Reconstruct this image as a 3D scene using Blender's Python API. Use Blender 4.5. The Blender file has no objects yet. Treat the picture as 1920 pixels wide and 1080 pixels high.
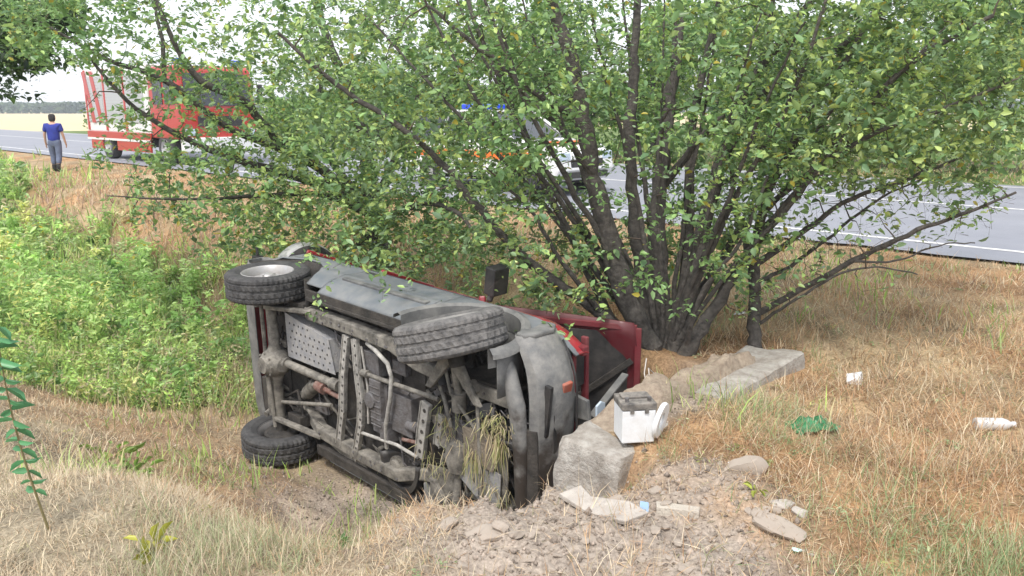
import bpy, bmesh, math, random
import numpy as np
from mathutils import Vector, Matrix, Euler
random.seed(7); RNG = np.random.default_rng(11)
SC = bpy.context.scene; COL = SC.collection
R = math.radians; PI = math.pi

# ---------------------------------------------------------------- camera
F_PX = 1500.0; PITCH = math.atan(335/1500.0); CAM_Z = 1.65
cam_d = bpy.data.cameras.new('camera'); cam_o = bpy.data.objects.new('camera', cam_d); COL.objects.link(cam_o)
cam_d.sensor_width = 36; cam_d.lens = 36*F_PX/1920; cam_d.clip_start = .05; cam_d.clip_end = 4000
cam_o.location = (0, 0, CAM_Z); cam_o.rotation_euler = (R(90)-PITCH, 0, 0)
SC.camera = cam_o
# ---------------------------------------------------------------- light
SUN_EL, SUN_AZ = R(58), R(200)          # azimuth measured from +Y towards +X
w = bpy.data.worlds.new("World"); SC.world = w; w.use_nodes = True
nt = w.node_tree; bg = nt.nodes['Background']
sky = nt.nodes.new('ShaderNodeTexSky'); sky.sky_type = 'NISHITA'; sky.sun_disc = False
sky.sun_elevation = SUN_EL; sky.sun_rotation = SUN_AZ; sky.air_density = 1.0; sky.dust_density = 4.0; sky.ozone_density = 1.0
mix = nt.nodes.new('ShaderNodeMixRGB'); mix.inputs[0].default_value = .62
mix.inputs[2].default_value = (9.6, 9.8, 10.2, 1)
nt.links.new(sky.outputs[0], mix.inputs[1]); nt.links.new(mix.outputs[0], bg.inputs[0])
bg.inputs[1].default_value = .125
sd = bpy.data.lights.new('sun', 'SUN'); so = bpy.data.objects.new('sun', sd); COL.objects.link(so)
sd.energy = 2.0; sd.angle = R(12); sd.color = (1, .96, .9)
so.rotation_euler = Vector((-math.cos(SUN_EL)*math.sin(SUN_AZ), -math.cos(SUN_EL)*math.cos(SUN_AZ), -math.sin(SUN_EL))).to_track_quat('-Z', 'Y').to_euler()
SC.view_settings.view_transform = 'Standard'; SC.view_settings.look = 'None'
SC.view_settings.exposure = .68; SC.view_settings.gamma = 1; SC.view_settings.use_curve_mapping = False
SC.cycles.max_bounces = 8; SC.cycles.transparent_max_bounces = 8

# ---------------------------------------------------------------- helpers
cp_, sp_ = math.cos(PITCH), math.sin(PITCH)
def P(u, v, d):
    """world point seen at photo pixel (u, v) at depth d (metres along the view axis)"""
    x = (u-960)/F_PX*d; y = (540-v)/F_PX*d
    return Vector((x, cp_*d + sp_*y, CAM_Z - sp_*d + cp_*y))
def ST(s, t, z=0.0): return Vector((.685*s+.728*t, .728*s-.685*t, z))
def st_of(x, y): return .685*x+.728*y, .728*x-.685*y
def to_px(p):
    p = np.asarray(p, float); x = p[..., 0]; y = p[..., 1]; z = p[..., 2]-CAM_Z
    d = y*cp_ - z*sp_; d = np.where(np.abs(d) < 1e-3, 1e-3, d)
    return 960+F_PX*x/d, 540-F_PX*(y*sp_+z*cp_)/d, d

def sm(a, b, x):
    t = np.clip((x-a)/(b-a), 0, 1); return t*t*(3-2*t)
_perm = np.random.default_rng(3).random((256, 256))
def vn(x, y):
    xi = np.floor(x).astype(int); yi = np.floor(y).astype(int); fx = x-xi; fy = y-yi
    fx = fx*fx*(3-2*fx); fy = fy*fy*(3-2*fy)
    g = lambda i, j: _perm[(xi+i) & 255, (yi+j) & 255]
    return (g(0,0)*(1-fx)+g(1,0)*fx)*(1-fy)+(g(0,1)*(1-fx)+g(1,1)*fx)*fy
def fbm(x, y, o=4):
    r = 0; a = .5; tot = 0
    for k in range(o):
        r = r+a*vn(x*2**k+17.3*k, y*2**k+5.1*k); tot += a; a *= .5
    return r/tot

def hz(x, y, fine=True):
    x = np.asarray(x, float); y = np.asarray(y, float)
    s = .685*x+.728*y; t = .728*x-.685*y
    n1 = fbm(x*.7+3, y*.7+9, 3)-.5
    ss = s+n1*.5*sm(-4.5, -7, t)
    near_a = sm(1.15, 2.85, ss); q = np.clip((ss-.25)/2.95, 0, 1); near_b = .75*q+.25*q*q*(3-2*q)
    k = sm(-3.6, -5.4, t); near = near_a*(1-k)+near_b*k
    far = 1-sm(4.9, 7.2, ss)
    prof = near*far
    m_mid = 1-sm(-2.66, -2.58, t)
    tb = -2.62+.36*np.clip((3.05-s)/.5, 0, 1); m_near = 1-sm(-3.55, -2.05, t); m_mid = 1-sm(tb-.05, tb+.06, t)
    m_far = 1-sm(-4.15, -3.5, t)
    a = sm(2.32, 2.52, s); b = sm(4.55, 4.8, s)
    m = m_near*(1-a)+m_mid*a*(1-b)+m_far*b
    z = -.08 - 1.22*prof*m
    # left verge falls away a little before the road
    z = z - .16*sm(-5, -14, t)*(1-sm(8.6, 9.8, s))
    # dirt pushed up around the culvert end
    z = z + .30*np.exp(-(((s-2.36)/.27)**2+((t+2.88)/.36)**2)) + .03*np.exp(-(((s-2.2)/.3)**2+((t+2.1)/.6)**2))
    z = z - .36*np.exp(-((s-2.98)/.25)**4-((t+2.40)/.33)**4)
    z = z + .06*np.exp(-(((s-3.1)/.25)**2+((t+1.45)/.35)**2))
    z = z - .07*np.exp(-((t+2.0)/.25)**2)*sm(3.9, 4.5, s)*(1-sm(5.6, 6.2, s))
    # the crossing carries soil up over the headwall
    z = z + .07*sm(-2.3, -2.1, t)*np.exp(-((t+2.0)/.35)**2)*sm(3.3, 3.6, s)*(1-sm(3.9, 4.3, s))
    z = z + .10*(fbm(x*.9, y*.9, 3)-.5)*sm(.5, 1.5, s)*(1-sm(8.8, 9.9, s))
    if fine:
        z = z + .05*(fbm(x*5, y*5, 3)-.5)*(1-sm(9.3, 10, s))
        dm = dirt(x, y)
        z = z + dm*(.11*(fbm(x*6+40, y*6, 3)-.5)+.08*(np.abs(fbm(x*15, y*15+30, 3)-.5)))
    z = np.where(s > 9.6, z*(1-sm(9.6, 10.1, s))-.03*sm(9.6, 10.1, s), z)
    z = np.where(s > 21, z*(1-sm(21, 24, s))+.05*sm(21, 24, s), z)
    return z
def dirt(x, y):
    s, t = st_of(np.asarray(x, float), np.asarray(y, float))
    a = np.exp(-(((s-2.42)/.72)**2+((t+1.95)/1.12)**2)**3)
    b = np.exp(-(((s-3.05)/.3)**2+((t+1.75)/.5)**2)**2)
    c = np.exp(-(((s-4.2)/.8)**2+((t+2.55)/.5)**2)**2)*.55
    d = sm(-3.3, -3.8, t)*(1-sm(-4.6, -5.6, t)*.75)*sm(2.15, 2.8, s)*(1-sm(5.2, 6, s))*.75
    n = fbm(np.asarray(x)*2.5+5, np.asarray(y)*2.5, 3)
    return np.clip(np.maximum(np.maximum(a, b), np.maximum(c, d))*(n*1.6+.25), 0, 1)
def green(x, y):
    s, t = st_of(np.asarray(x, float), np.asarray(y, float))
    n = fbm(x*.55+50, y*.55+20, 3); n2 = fbm(x*1.9+5, y*1.9+2, 3)
    tb = -7.0-.85*np.clip(4.0-s, 0, 3); w1 = sm(1.6, 2.4, s+1.0*(n-.5))*(1-sm(5.3, 6.6, s+2.4*(n-.5)))*sm(.5, -.7, t-tb+1.6*(n2-.5))
    w2 = sm(-11.5, -14, t)*sm(-3, 1, s)*(1-sm(5.2, 6.2, s+1.5*(n-.5)-.22*np.maximum(0, -t-20)))
    tanp = sm(.47, .58, n2)*sm(3.6, 4.8, s)
    g = np.maximum(w1*(1-.9*tanp), w2*(1-.7*sm(.5, .6, n2)*sm(2.5, 4.5, s)))
    return g
def fresh_grass(x, y):          # the strip of fresh grass in the lower right corner and along the road
    s, t = st_of(np.asarray(x, float), np.asarray(y, float))
    n = fbm(x*1.3+8, y*1.3, 3)
    a = np.exp(-(((s-2.9)/.95)**2+((t+.25)/.8)**2))*sm(.3, .6, n)*1.2
    b = .6*sm(.62, .75, n)
    return np.clip(np.maximum(a, b), 0, 1)

class MB:
    def __init__(s): s.v = []; s.f = []; s.c = []; s.m = []
    def add(s, vs, fs, col=None, mi=0):
        o = len(s.v); s.v.extend([tuple(a) for a in vs]); s.f.extend([tuple(i+o for i in f) for f in fs])
        s.m.extend([mi]*len(fs))
        if col is not None: s.c.extend([col]*len(vs))
        return s
    def box(s, c, d, rot=None, col=None, mi=0, taper=1.0):
        hx, hy, hz_ = d[0]/2, d[1]/2, d[2]/2
        vs = [Vector((sx*hx*(taper if sz > 0 else 1), sy*hy*(taper if sz > 0 else 1), sz*hz_)) for sz in (-1, 1) for sy in (-1, 1) for sx in (-1, 1)]
        if rot is not None:
            M = rot if isinstance(rot, Matrix) else Euler(rot).to_matrix(); vs = [M @ a for a in vs]
        vs = [a+Vector(c) for a in vs]
        return s.add(vs, [(0,2,3,1),(4,5,7,6),(0,1,5,4),(2,6,7,3),(0,4,6,2),(1,3,7,5)], col, mi)
    def beam(s, a, b, w, h, upv=(0, 0, 1), col=None, mi=0):
        a = Vector(a); b = Vector(b); d = b-a; L = d.length; d.normalize()
        side = d.cross(Vector(upv)).normalized(); u = side.cross(d)
        M = Matrix((d, side, u)).transposed()
        return s.box((a+b)/2, (L, w, h), M, col, mi)
    def tube(s, pts, rad, n=8, cap=True, col=None, mi=0, ell=1.0):
        pts = [Vector(p) for p in pts]; m = len(pts)
        rad = rad if hasattr(rad, '__len__') else [rad]*m
        vs = []; prev = None
        for i, p in enumerate(pts):
            d = (pts[min(i+1, m-1)]-pts[max(i-1, 0)])
            if d.length < 1e-7: d = Vector((0, 0, 1))
            d.normalize()
            a = prev if prev is not None else (Vector((0, 0, 1)) if abs(d.z) < .9 else Vector((1, 0, 0)))
            a = (a-d*a.dot(d));
            if a.length < 1e-5: a = Vector((1, 0, 0))-d*d.x
            a.normalize(); prev = a; b = d.cross(a)
            for k in range(n):
                th = 2*PI*k/n; vs.append(p+(a*math.cos(th)*ell+b*math.sin(th))*rad[i])
        fs = [(i*n+k, i*n+(k+1) % n, (i+1)*n+(k+1) % n, (i+1)*n+k) for i in range(m-1) for k in range(n)]
        if cap: fs += [tuple(range(n-1, -1, -1)), tuple((m-1)*n+k for k in range(n))]
        return s.add(vs, fs, col, mi)
    def lathe(s, prof, n=32, c=(0, 0, 0), axis='y', col=None, mi=0, skip=None, rm=None):
        """prof: (radius, height) pairs turned about an axis; rm(i,k) radial offset"""
        vs = []
        for i, (r, h) in enumerate(prof):
            for k in range(n):
                th = 2*PI*k/n; rr = r+(rm(i, k) if rm else 0)
                a, b = rr*math.cos(th), rr*math.sin(th)
                q = {'y': (a, h, b), 'z': (a, b, h), 'x': (h, a, b)}[axis]
                vs.append((q[0]+c[0], q[1]+c[1], q[2]+c[2]))
        fs = [(i*n+k, i*n+(k+1) % n, (i+1)*n+(k+1) % n, (i+1)*n+k) for i in range(len(prof)-1) for k in range(n) if not (skip and skip(i, k))]
        return s.add(vs, fs, col, mi)
    def prism(s, poly, axis, a0, a1, col=None, mi=0):
        """polygon in the two remaining axes, extruded along axis from a0 to a1"""
        def q(p, a): return {'x': (a, p[0], p[1]), 'y': (p[0], a, p[1]), 'z': (p[0], p[1], a)}[axis]
        n = len(poly); vs = [q(p, a0) for p in poly]+[q(p, a1) for p in poly]
        fs = [tuple(range(n)), tuple(range(2*n-1, n-1, -1))]+[(i, i+n, (i+1) % n+n, (i+1) % n) for i in range(n)]
        return s.add(vs, fs, col, mi)
    def build(s, name, mat, parent=None, smooth=False, bevel=0, solid=0, recalc=True):
        me = bpy.data.meshes.new(name); me.from_pydata(s.v, [], s.f)
        mats = mat if isinstance(mat, (list, tuple)) else [mat]
        for m in mats: me.materials.append(m)
        if len(mats) > 1: me.polygons.foreach_set('material_index', s.m)
        if s.c and len(s.c) == len(s.v):
            ca = me.color_attributes.new('Col', 'FLOAT_COLOR', 'POINT')
            ca.data.foreach_set('color', np.array([(c[0], c[1], c[2], 1) for c in s.c], dtype=np.float32).ravel())
        if recalc:
            bm = bmesh.new(); bm.from_mesh(me); bmesh.ops.recalc_face_normals(bm, faces=bm.faces); bm.to_mesh(me); bm.free()
        if smooth: me.polygons.foreach_set('use_smooth', [True]*len(me.polygons))
        me.update()
        o = bpy.data.objects.new(name, me); COL.objects.link(o)
        if solid:
            md = o.modifiers.new('solid', 'SOLIDIFY'); md.thickness = solid; md.offset = 0
        if bevel:
            md = o.modifiers.new('bevel', 'BEVEL'); md.width = bevel; md.segments = 2; md.limit_method = 'ANGLE'; md.angle_limit = R(40)
        if smooth and bevel == 0 and smooth != 'all':
            try:
                me.set_sharp_from_angle(angle=R(38))
            except Exception: pass
        if parent is not None: o.parent = parent
        return o

def np_mesh(name, V, Fa, colors, mat, parent=None, k=3, smooth=False):
    """fast mesh: V (n,3), Fa (m,k) index array, per-vertex colours"""
    me = bpy.data.meshes.new(name); V = np.asarray(V, np.float32); Fa = np.asarray(Fa, np.int32)
    me.vertices.add(len(V)); me.vertices.foreach_set('co', V.ravel())
    me.loops.add(Fa.size); me.loops.foreach_set('vertex_index', Fa.ravel())
    me.polygons.add(len(Fa)); me.polygons.foreach_set('loop_start', np.arange(0, Fa.size, k, dtype=np.int32))
    me.polygons.foreach_set('loop_total', np.full(len(Fa), k, np.int32))
    if smooth: me.polygons.foreach_set('use_smooth', np.ones(len(Fa), bool))
    me.update(calc_edges=True)
    if colors is not None:
        ca = me.color_attributes.new('Col', 'FLOAT_COLOR', 'POINT')
        c4 = np.ones((len(V), 4), np.float32); c4[:, :3] = colors; ca.data.foreach_set('color', c4.ravel())
    me.materials.append(mat)
    o = bpy.data.objects.new(name, me); COL.objects.link(o)
    if parent is not None: o.parent = parent
    return o

def tag(o, label=None, cat=None, group=None, kind=None):
    if label: o['label'] = label
    if cat: o['category'] = cat
    if group: o['group'] = group
    if kind: o['kind'] = kind
    return o
def thing(name, label, cat, loc=(0, 0, 0), rz=0, group=None):
    o = bpy.data.objects.new(name, None); COL.objects.link(o); o.location = loc; o.rotation_euler = (0, 0, rz)
    o.empty_display_size = .1
    return tag(o, label, cat, group)

# ---------------------------------------------------------------- materials
def mat(name, col, rough=.6, metal=0, noise=0, nscale=20, bump=0, bscale=60, attr=False, spec=.5, col2=None, dust=0, dscale=6, dustcol=(.36, .33, .29), trans=0, coat=0):
    m = bpy.data.materials.new(name); m.use_nodes = True; t = m.node_tree; b = t.nodes['Principled BSDF']
    b.inputs['Roughness'].default_value = rough; b.inputs['Metallic'].default_value = metal
    b.inputs['Specular IOR Level'].default_value = spec
    if coat: b.inputs['Coat Weight'].default_value = coat; b.inputs['Coat Roughness'].default_value = .15
    def new(k): return t.nodes.new(k)
    tc = new('ShaderNodeTexCoord')
    if attr:
        a = new('ShaderNodeAttribute'); a.attribute_name = 'Col'; cur = a.outputs['Color']
    else:
        a = new('ShaderNodeRGB'); a.outputs[0].default_value = (*col, 1); cur = a.outputs[0]
    def noi(sc, det=5, ro=.6):
        n = new('ShaderNodeTexNoise'); n.inputs['Scale'].default_value = sc; n.inputs['Detail'].default_value = det; n.inputs['Roughness'].default_value = ro
        t.links.new(tc.outputs['Object'], n.inputs['Vector']); return n
    if noise or col2:
        n = noi(nscale); rp = new('ShaderNodeMapRange'); rp.inputs[1].default_value = .3; rp.inputs[2].default_value = .7
        t.links.new(n.outputs[0], rp.inputs[0])
        mx = new('ShaderNodeMixRGB')
        t.links.new(rp.outputs[0], mx.inputs[0])
        if col2:
            t.links.new(cur, mx.inputs[1]); mx.inputs[2].default_value = (*col2, 1)
        else:
            mx.blend_type = 'MULTIPLY'; mx.inputs[0].default_value = 1
            t.links.new(cur, mx.inputs[1]); cr = new('ShaderNodeMapRange'); cr.inputs[3].default_value = 1-noise; cr.inputs[4].default_value = 1+noise
            t.links.new(rp.outputs[0], cr.inputs[0]); t.links.new(cr.outputs[0], mx.inputs[2])
            t.links.remove(mx.inputs[0].links[0])
        cur = mx.outputs[0]
    if dust:
        n = noi(dscale, 8, .7); rp = new('ShaderNodeMapRange'); rp.inputs[1].default_value = .35; rp.inputs[2].default_value = .65
        dv = min(.35, dust*.9); rp.inputs[3].default_value = max(0, dust-dv); rp.inputs[4].default_value = min(1, dust+dv)
        t.links.new(n.outputs[0], rp.inputs[0]); mx = new('ShaderNodeMixRGB'); mx.inputs[2].default_value = (*dustcol, 1)
        t.links.new(rp.outputs[0], mx.inputs[0]); t.links.new(cur, mx.inputs[1]); cur = mx.outputs[0]
        rr = new('ShaderNodeMapRange'); rr.inputs[3].default_value = rough; rr.inputs[4].default_value = .9
        t.links.new(rp.outputs[0], rr.inputs[0]); t.links.new(rr.outputs[0], b.inputs['Roughness'])
    t.links.new(cur, b.inputs['Base Color'])
    if bump:
        n = noi(bscale, 6, .65); bp = new('ShaderNodeBump'); bp.inputs['Strength'].default_value = bump; bp.inputs['Distance'].default_value = .02
        t.links.new(n.outputs[0], bp.inputs['Height']); t.links.new(bp.outputs[0], b.inputs['Normal'])
    if trans:
        tr = new('ShaderNodeBsdfTranslucent'); ms = new('ShaderNodeMixShader'); ms.inputs[0].default_value = trans
        t.links.new(cur, tr.inputs[0]); out = t.nodes['Material Output']
        t.links.new(b.outputs[0], ms.inputs[1]); t.links.new(tr.outputs[0], ms.inputs[2]); t.links.new(ms.outputs[0], out.inputs[0])
    return m
M_ground = mat('ground_soil', (0, 0, 0), .95, attr=True, noise=.38, nscale=55, bump=.8, bscale=45, spec=.1)
M_blade = mat('grass_blade', (0, 0, 0), .7, attr=True, spec=.2, trans=.38)
M_leaf = mat('tree_leaf', (0, 0, 0), .36, attr=True, spec=.4, trans=.35)
M_bark = mat('bark', (.035, .031, .028), .9, bump=1, bscale=45, col2=(.12, .108, .095), nscale=22)
M_twig = mat('twig', (.085, .065, .05), .9)
M_asphalt = mat('asphalt', (.245, .255, .29), .85, bump=.2, bscale=200, col2=(.195, .205, .235), nscale=.9, dust=.12, dscale=.35, dustcol=(.30, .30, .31))
M_line = mat('road_paint', (.76, .76, .74), .8, col2=(.42, .42, .43), nscale=9)
M_conc = mat('concrete', (.58, .56, .52), .95, bump=1, bscale=35, col2=(.34, .31, .27), nscale=5, dust=.4, dscale=11, dustcol=(.19, .16, .13))
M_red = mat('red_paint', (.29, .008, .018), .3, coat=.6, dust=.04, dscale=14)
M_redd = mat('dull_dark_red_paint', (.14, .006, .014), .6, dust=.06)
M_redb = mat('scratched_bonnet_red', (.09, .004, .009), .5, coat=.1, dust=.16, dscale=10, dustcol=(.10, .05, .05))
M_greyp = mat('grey_body_paint', (.12, .138, .158), .5, coat=.08, dust=.4, dscale=7, dustcol=(.24, .24, .232))
M_plast = mat('grey_plastic', (.085, .088, .09), .5, dust=.45, dscale=9, dustcol=(.25, .245, .23))
M_black = mat('black_plastic', (.012, .012, .014), .45, dust=.08)
M_under = mat('underbody_dark', (.016, .015, .014), .8, dust=.14, dscale=8, dustcol=(.23, .20, .17), bump=.5, bscale=70)
M_frame = mat('frame_steel', (.035, .033, .03), .75, dust=.46, dscale=10, dustcol=(.36, .335, .29), bump=.4, bscale=90)
M_skid = mat('skid_plate_metal', (.24, .25, .275), .6, dust=.4, dscale=12, dustcol=(.42, .40, .37), bump=.5, bscale=60)
M_alu = mat('cast_aluminium', (.20, .20, .21), .55, metal=.2, dust=.5, dscale=14, dustcol=(.09, .075, .065), bump=.6, bscale=60)
M_cross = mat('pale_dusty_steel', (.10, .10, .095), .7, dust=.62, dscale=16, dustcol=(.50, .48, .44), bump=.3)
M_rust = mat('rust', (.14, .045, .03), .85, dust=.25, dscale=25, bump=.5)
M_tyre = mat('tyre_rubber', (.022, .022, .024), .75, dust=.13, dscale=12, dustcol=(.27, .26, .25), bump=.3)
M_tyred = mat('dusty_tyre_rubber', (.05, .05, .052), .85, dust=.5, dscale=16, dustcol=(.22, .21, .20), bump=.5)
M_rim = mat('silver_rim', (.40, .40, .41), .4, metal=.4, dust=.35, dscale=15)
M_rimd = mat('dusty_steel_rim', (.16, .16, .16), .7, dust=.5, dscale=20, dustcol=(.26, .25, .23))
M_silver = mat('silver_cover', (.6, .6, .62), .3, metal=.3, dust=.15)
M_glassd = mat('tinted_glass', (.02, .025, .03), .08, spec=.8)
M_orange = mat('orange_lens', (.38, .06, .02), .4, dust=.2)
M_mudblack = mat('muddy_black_plastic', (.02, .02, .02), .7, dust=.35, dscale=9, dustcol=(.16, .13, .10), bump=.6, bscale=40)
M_dry = mat('dried_mud', (.26, .22, .17), 1, bump=1, bscale=40, col2=(.18, .15, .11), nscale=14)
M_white = mat('white_plastic', (.72, .74, .76), .45, dust=.16, dscale=16, dustcol=(.42, .38, .32))
M_blackdirty = mat('black_dirty_plastic', (.03, .03, .032), .7, dust=.35, dscale=14, dustcol=(.42, .38, .33))
# ---------------------------------------------------------------- ground sheet
straw_o = np.array((.50, .31, .165)); straw_p = np.array((.50, .385, .24)); straw_g = np.array((.42, .365, .27))
soil = np.array((.34, .288, .24)); greenc = np.array((.16, .25, .055)); greend = np.array((.05, .085, .02))
def base_color(x, y):
    s, t = st_of(x, y)
    n = fbm(x*1.1+1, y*1.1+7, 4)[..., None]; n2 = fbm(x*4+11, y*4, 3)[..., None]
    c = straw_o*(1-sm(.35, .65, n))+straw_p*sm(.35, .65, n)
    gy = (1-sm(1.2, 3.0, s))[..., None]*.85*sm(-.2, -1.0, t)[..., None]
    c = c*(1-gy)+straw_g*gy
    c = c*(.30+.75*n2)
    d = dirt(x, y)[..., None]; c = c*(1-d)+soil*(.72+.5*n2)*d
    g = green(x, y)[..., None]; c = c*(1-g)+(greend*1.1)*g
    f = (s > 21)[..., None]; c = np.where(f, np.array((.13, .18, .06))*(.7+.6*n), c)
    far = (np.hypot(x, y) > 75)[..., None] & f
    c = np.where(far, np.array((.56, .47, .29))*(.85+.3*n), c)
    return c
rr = np.concatenate([[0.0, .4, .8], .9*np.exp(np.arange(0, 640)*.0109), [1200, 2000, 3200]])
th = np.concatenate([np.arange(-44, 44, .32), np.arange(44, 316, 4.0)]); th = np.radians(th)
TH, RR = np.meshgrid(th, rr); X = RR*np.sin(TH); Y = RR*np.cos(TH)
Z = hz(X, Y); Z = np.where(RR > 60, -.05, Z)
V = np.stack([X, Y, Z], -1).reshape(-1, 3); nth = len(th); nr = len(rr)
i = np.arange(nr-1)[:, None]*nth; j = np.arange(nth)[None, :]; j2 = (j+1) % nth
Fq = np.stack([i+j, i+j2, i+nth+j2, i+nth+j], -1).reshape(-1, 4)[:, ::-1]
g = np_mesh('ground', V, Fq, base_color(X, Y).reshape(-1, 3), M_ground, k=4, smooth=True); tag(g, kind='structure')

# ---------------------------------------------------------------- road
def strip(name, s0, s1, t0, t1, z, m, step=2.0, wob=0):
    ts = np.arange(t0, t1+.01, step); b = MB(); vs = []
    for t in ts:
        w0 = wob*(fbm(np.array([t*1.7]), np.array([3.3]))[0]-.5)
        vs += [ST(s0+w0, t, z), ST(s1, t, z)]
    b.add(vs, [(2*k, 2*k+1, 2*k+3, 2*k+2) for k in range(len(ts)-1)])
    return b.build(name, m)
tag(strip('road', 10.1, 20.6, -150, 50, .004, M_asphalt, .3, .25), kind='structure')
tag(strip('edge_line', 10.85, 10.97, -150, 50, .008, M_line), kind='structure')
tag(strip('centre_line', 15.6, 15.72, -150, 50, .008, M_line), kind='structure')
tag(strip('far_edge_line', 20.0, 20.12, -150, 50, .008, M_line), kind='structure')

# ---------------------------------------------------------------- grass blades
def blades(name, n, rmin, rmax, wfun, hfun, cfun, width, lean, th_max=44, label=None, seed=1, flat=.0, curl=.5):
    g = np.random.default_rng(seed)
    r = rmin*(rmax/rmin)**g.random(n*3); a = np.radians((g.random(n*3)*2-1)*th_max)
    x = r*np.sin(a); y = r*np.cos(a)
    keep = g.random(n*3) < wfun(x, y); x = x[keep][:n]; y = y[keep][:n]; m = len(x); r = np.hypot(x, y)
    z = hz(x, y)-.005
    h = hfun(x, y)*(.45+g.random(m)*.9)*(.45+1.1*fbm(x*3.1, y*3.1, 2)); wd = width*(.6+.8*g.random(m))*np.clip(r/5, .8, 6)
    az = g.random(m)*2*PI; ln = lean*(.3+g.random(m)*1.2); ln = np.clip(ln, 0, 1.45)
    ax = np.stack([np.cos(az), np.sin(az), np.zeros(m)], -1); sd = np.stack([-np.sin(az), np.cos(az), np.zeros(m)], -1)
    upv = np.array([0, 0, 1.0]); base = np.stack([x, y, z], -1)
    d1 = ax*np.sin(ln)[:, None]+upv*np.cos(ln)[:, None]; ln2 = np.clip(ln+curl*g.random(m), 0, 1.7)
    d2 = ax*np.sin(ln2)[:, None]+upv*np.cos(ln2)[:, None]
    tw = (g.random(m)-.5)[:, None]*1.2; side = sd*np.cos(tw)+upv*np.sin(tw)*.5
    p1 = base+d1*(h*.55)[:, None]; p2 = p1+d2*(h*.5)[:, None]; hw = (wd/2)[:, None]*side
    V = np.stack([base-hw, base+hw, p1-hw*.8, p1+hw*.8, p2], 1).reshape(-1, 3)
    o = np.arange(m)[:, None]*5
    Fa = np.concatenate([o+np.array([[0, 1, 3]]), o+np.array([[0, 3, 2]]), o+np.array([[2, 3, 4]])])
    c = cfun(x, y, g); c = np.repeat(c, 5, 0)
    ob = np_mesh(name, V, Fa, c, M_blade)
    return tag(ob, label, 'grass', kind='stuff')
def offroad(x, y):
    s, t = st_of(x, y); return ((s < 10.0+.25*(fbm(t*1.7, t*0+3.3)-.5)) | (s > 21)).astype(float)
def head(x, y):          # nothing grows on the concrete or under the car
    s, t = st_of(x, y); return 1-((s > 3.0) & (s < 5.4) & (t > -2.64) & (t < -2.15)).astype(float)
def w_dry(x, y):
    s_, t_ = st_of(x, y); car_ = 1-((s_ > 2.85) & (s_ < 5.0) & (t_ > -5.9) & (t_ < -2.6))*.97
    return car_*offroad(x, y)*head(x, y)*(1-.9*dirt(x, y))*(1-.85*green(x, y))
def c_dry(x, y, g):
    m = len(x); s, t = st_of(x, y)
    pal = np.array([(.60, .42, .25), (.66, .53, .36), (.50, .31, .18), (.58, .50, .37), (.34, .24, .17), (.28, .29, .14), (.72, .63, .47)])
    left = (1-sm(.8, 3.0, s))*sm(.3, -1.2, t)
    base_p = np.array([.26, .22, .2, .08, .12, .06, .06]); lp = np.array([.04, .12, .04, .34, .16, .06, .24])
    u = g.random(m); pr = base_p[None]*(1-left[:, None])+lp[None]*left[:, None]
    idx = (u[:, None] > np.cumsum(pr, 1)).sum(1).clip(0, 6); c = pal[idx]
    sh = (g.random(m) < fresh_grass(x, y)*.75)
    gp = np.array([(.24, .36, .16), (.32, .40, .20), (.40, .45, .26)])[g.integers(0, 3, m)]
    c = np.where(sh[:, None], gp, c)
    c = c*(1-.35*left[:, None])+np.array((.60, .51, .37))*.35*left[:, None]
    return c*(.7+.55*g.random(m))[:, None]
blades('dry_grass', 190000, 1.9, 30, w_dry, lambda x, y: .05+.07*fbm(x*1.4, y*1.4, 2)+.03*sm(3.0, 4.0, st_of(x, y)[0]), c_dry, .0042, 1.2, label='dry straw grass over the verge and bank', seed=2)
blades('standing_grass', 17000, 1.9, 26, lambda x, y: w_dry(x, y)*(.12+fresh_grass(x, y)+.5*sm(.55, .7, fbm(x*1.7+9, y*1.7, 2))), lambda x, y: .11+.10*fresh_grass(x, y), c_dry, .0032, .42, label='taller thin grass standing above the straw', seed=3)
# ragged grass edge of the far verge
def c_green(x, y, g):
    m = len(x); pal = np.array([(.36, .54, .13), (.46, .64, .18), (.28, .42, .12), (.56, .66, .24), (.42, .56, .24), (.60, .54, .30)])
    return pal[g.integers(0, 6, m)]*(.6+.6*g.random(m))[:, None]
blades('green_grass', 85000, 4, 40, lambda x, y: offroad(x, y)*np.clip(green(x, y)+.10*sm(.5, .7, fbm(x*1.2, y*1.2+4, 2)), 0, 1), lambda x, y: .16+.22*sm(-8, -13, st_of(x, y)[1]), c_green, .008, .5, label='fresh green grass filling the ditch', seed=4)

def c_stalk(x, y, g):
    pal = np.array([(.56, .42, .28), (.48, .36, .28), (.62, .52, .34), (.40, .28, .20), (.50, .50, .24)])
    return pal[g.integers(0, 5, len(x))]*(.6+.6*g.random(len(x)))[:, None]
def w_stalk(x, y):
    s, t = st_of(x, y); return offroad(x, y)*sm(2.6, 4.2, s)*(1-sm(6.8, 7.6, s))*sm(-6.4, -7.4, t)*(.15+.85*sm(.42, .58, fbm(x*1.9+5, y*1.9+2, 3)))
blades('dry_stalks', 26000, 6.5, 32, w_stalk, lambda x, y: .22+.16*fbm(x, y, 2), c_stalk, .006, .55, th_max=42, label='brownish dead stalks mixed into the green of the ditch bank', seed=14)
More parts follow.
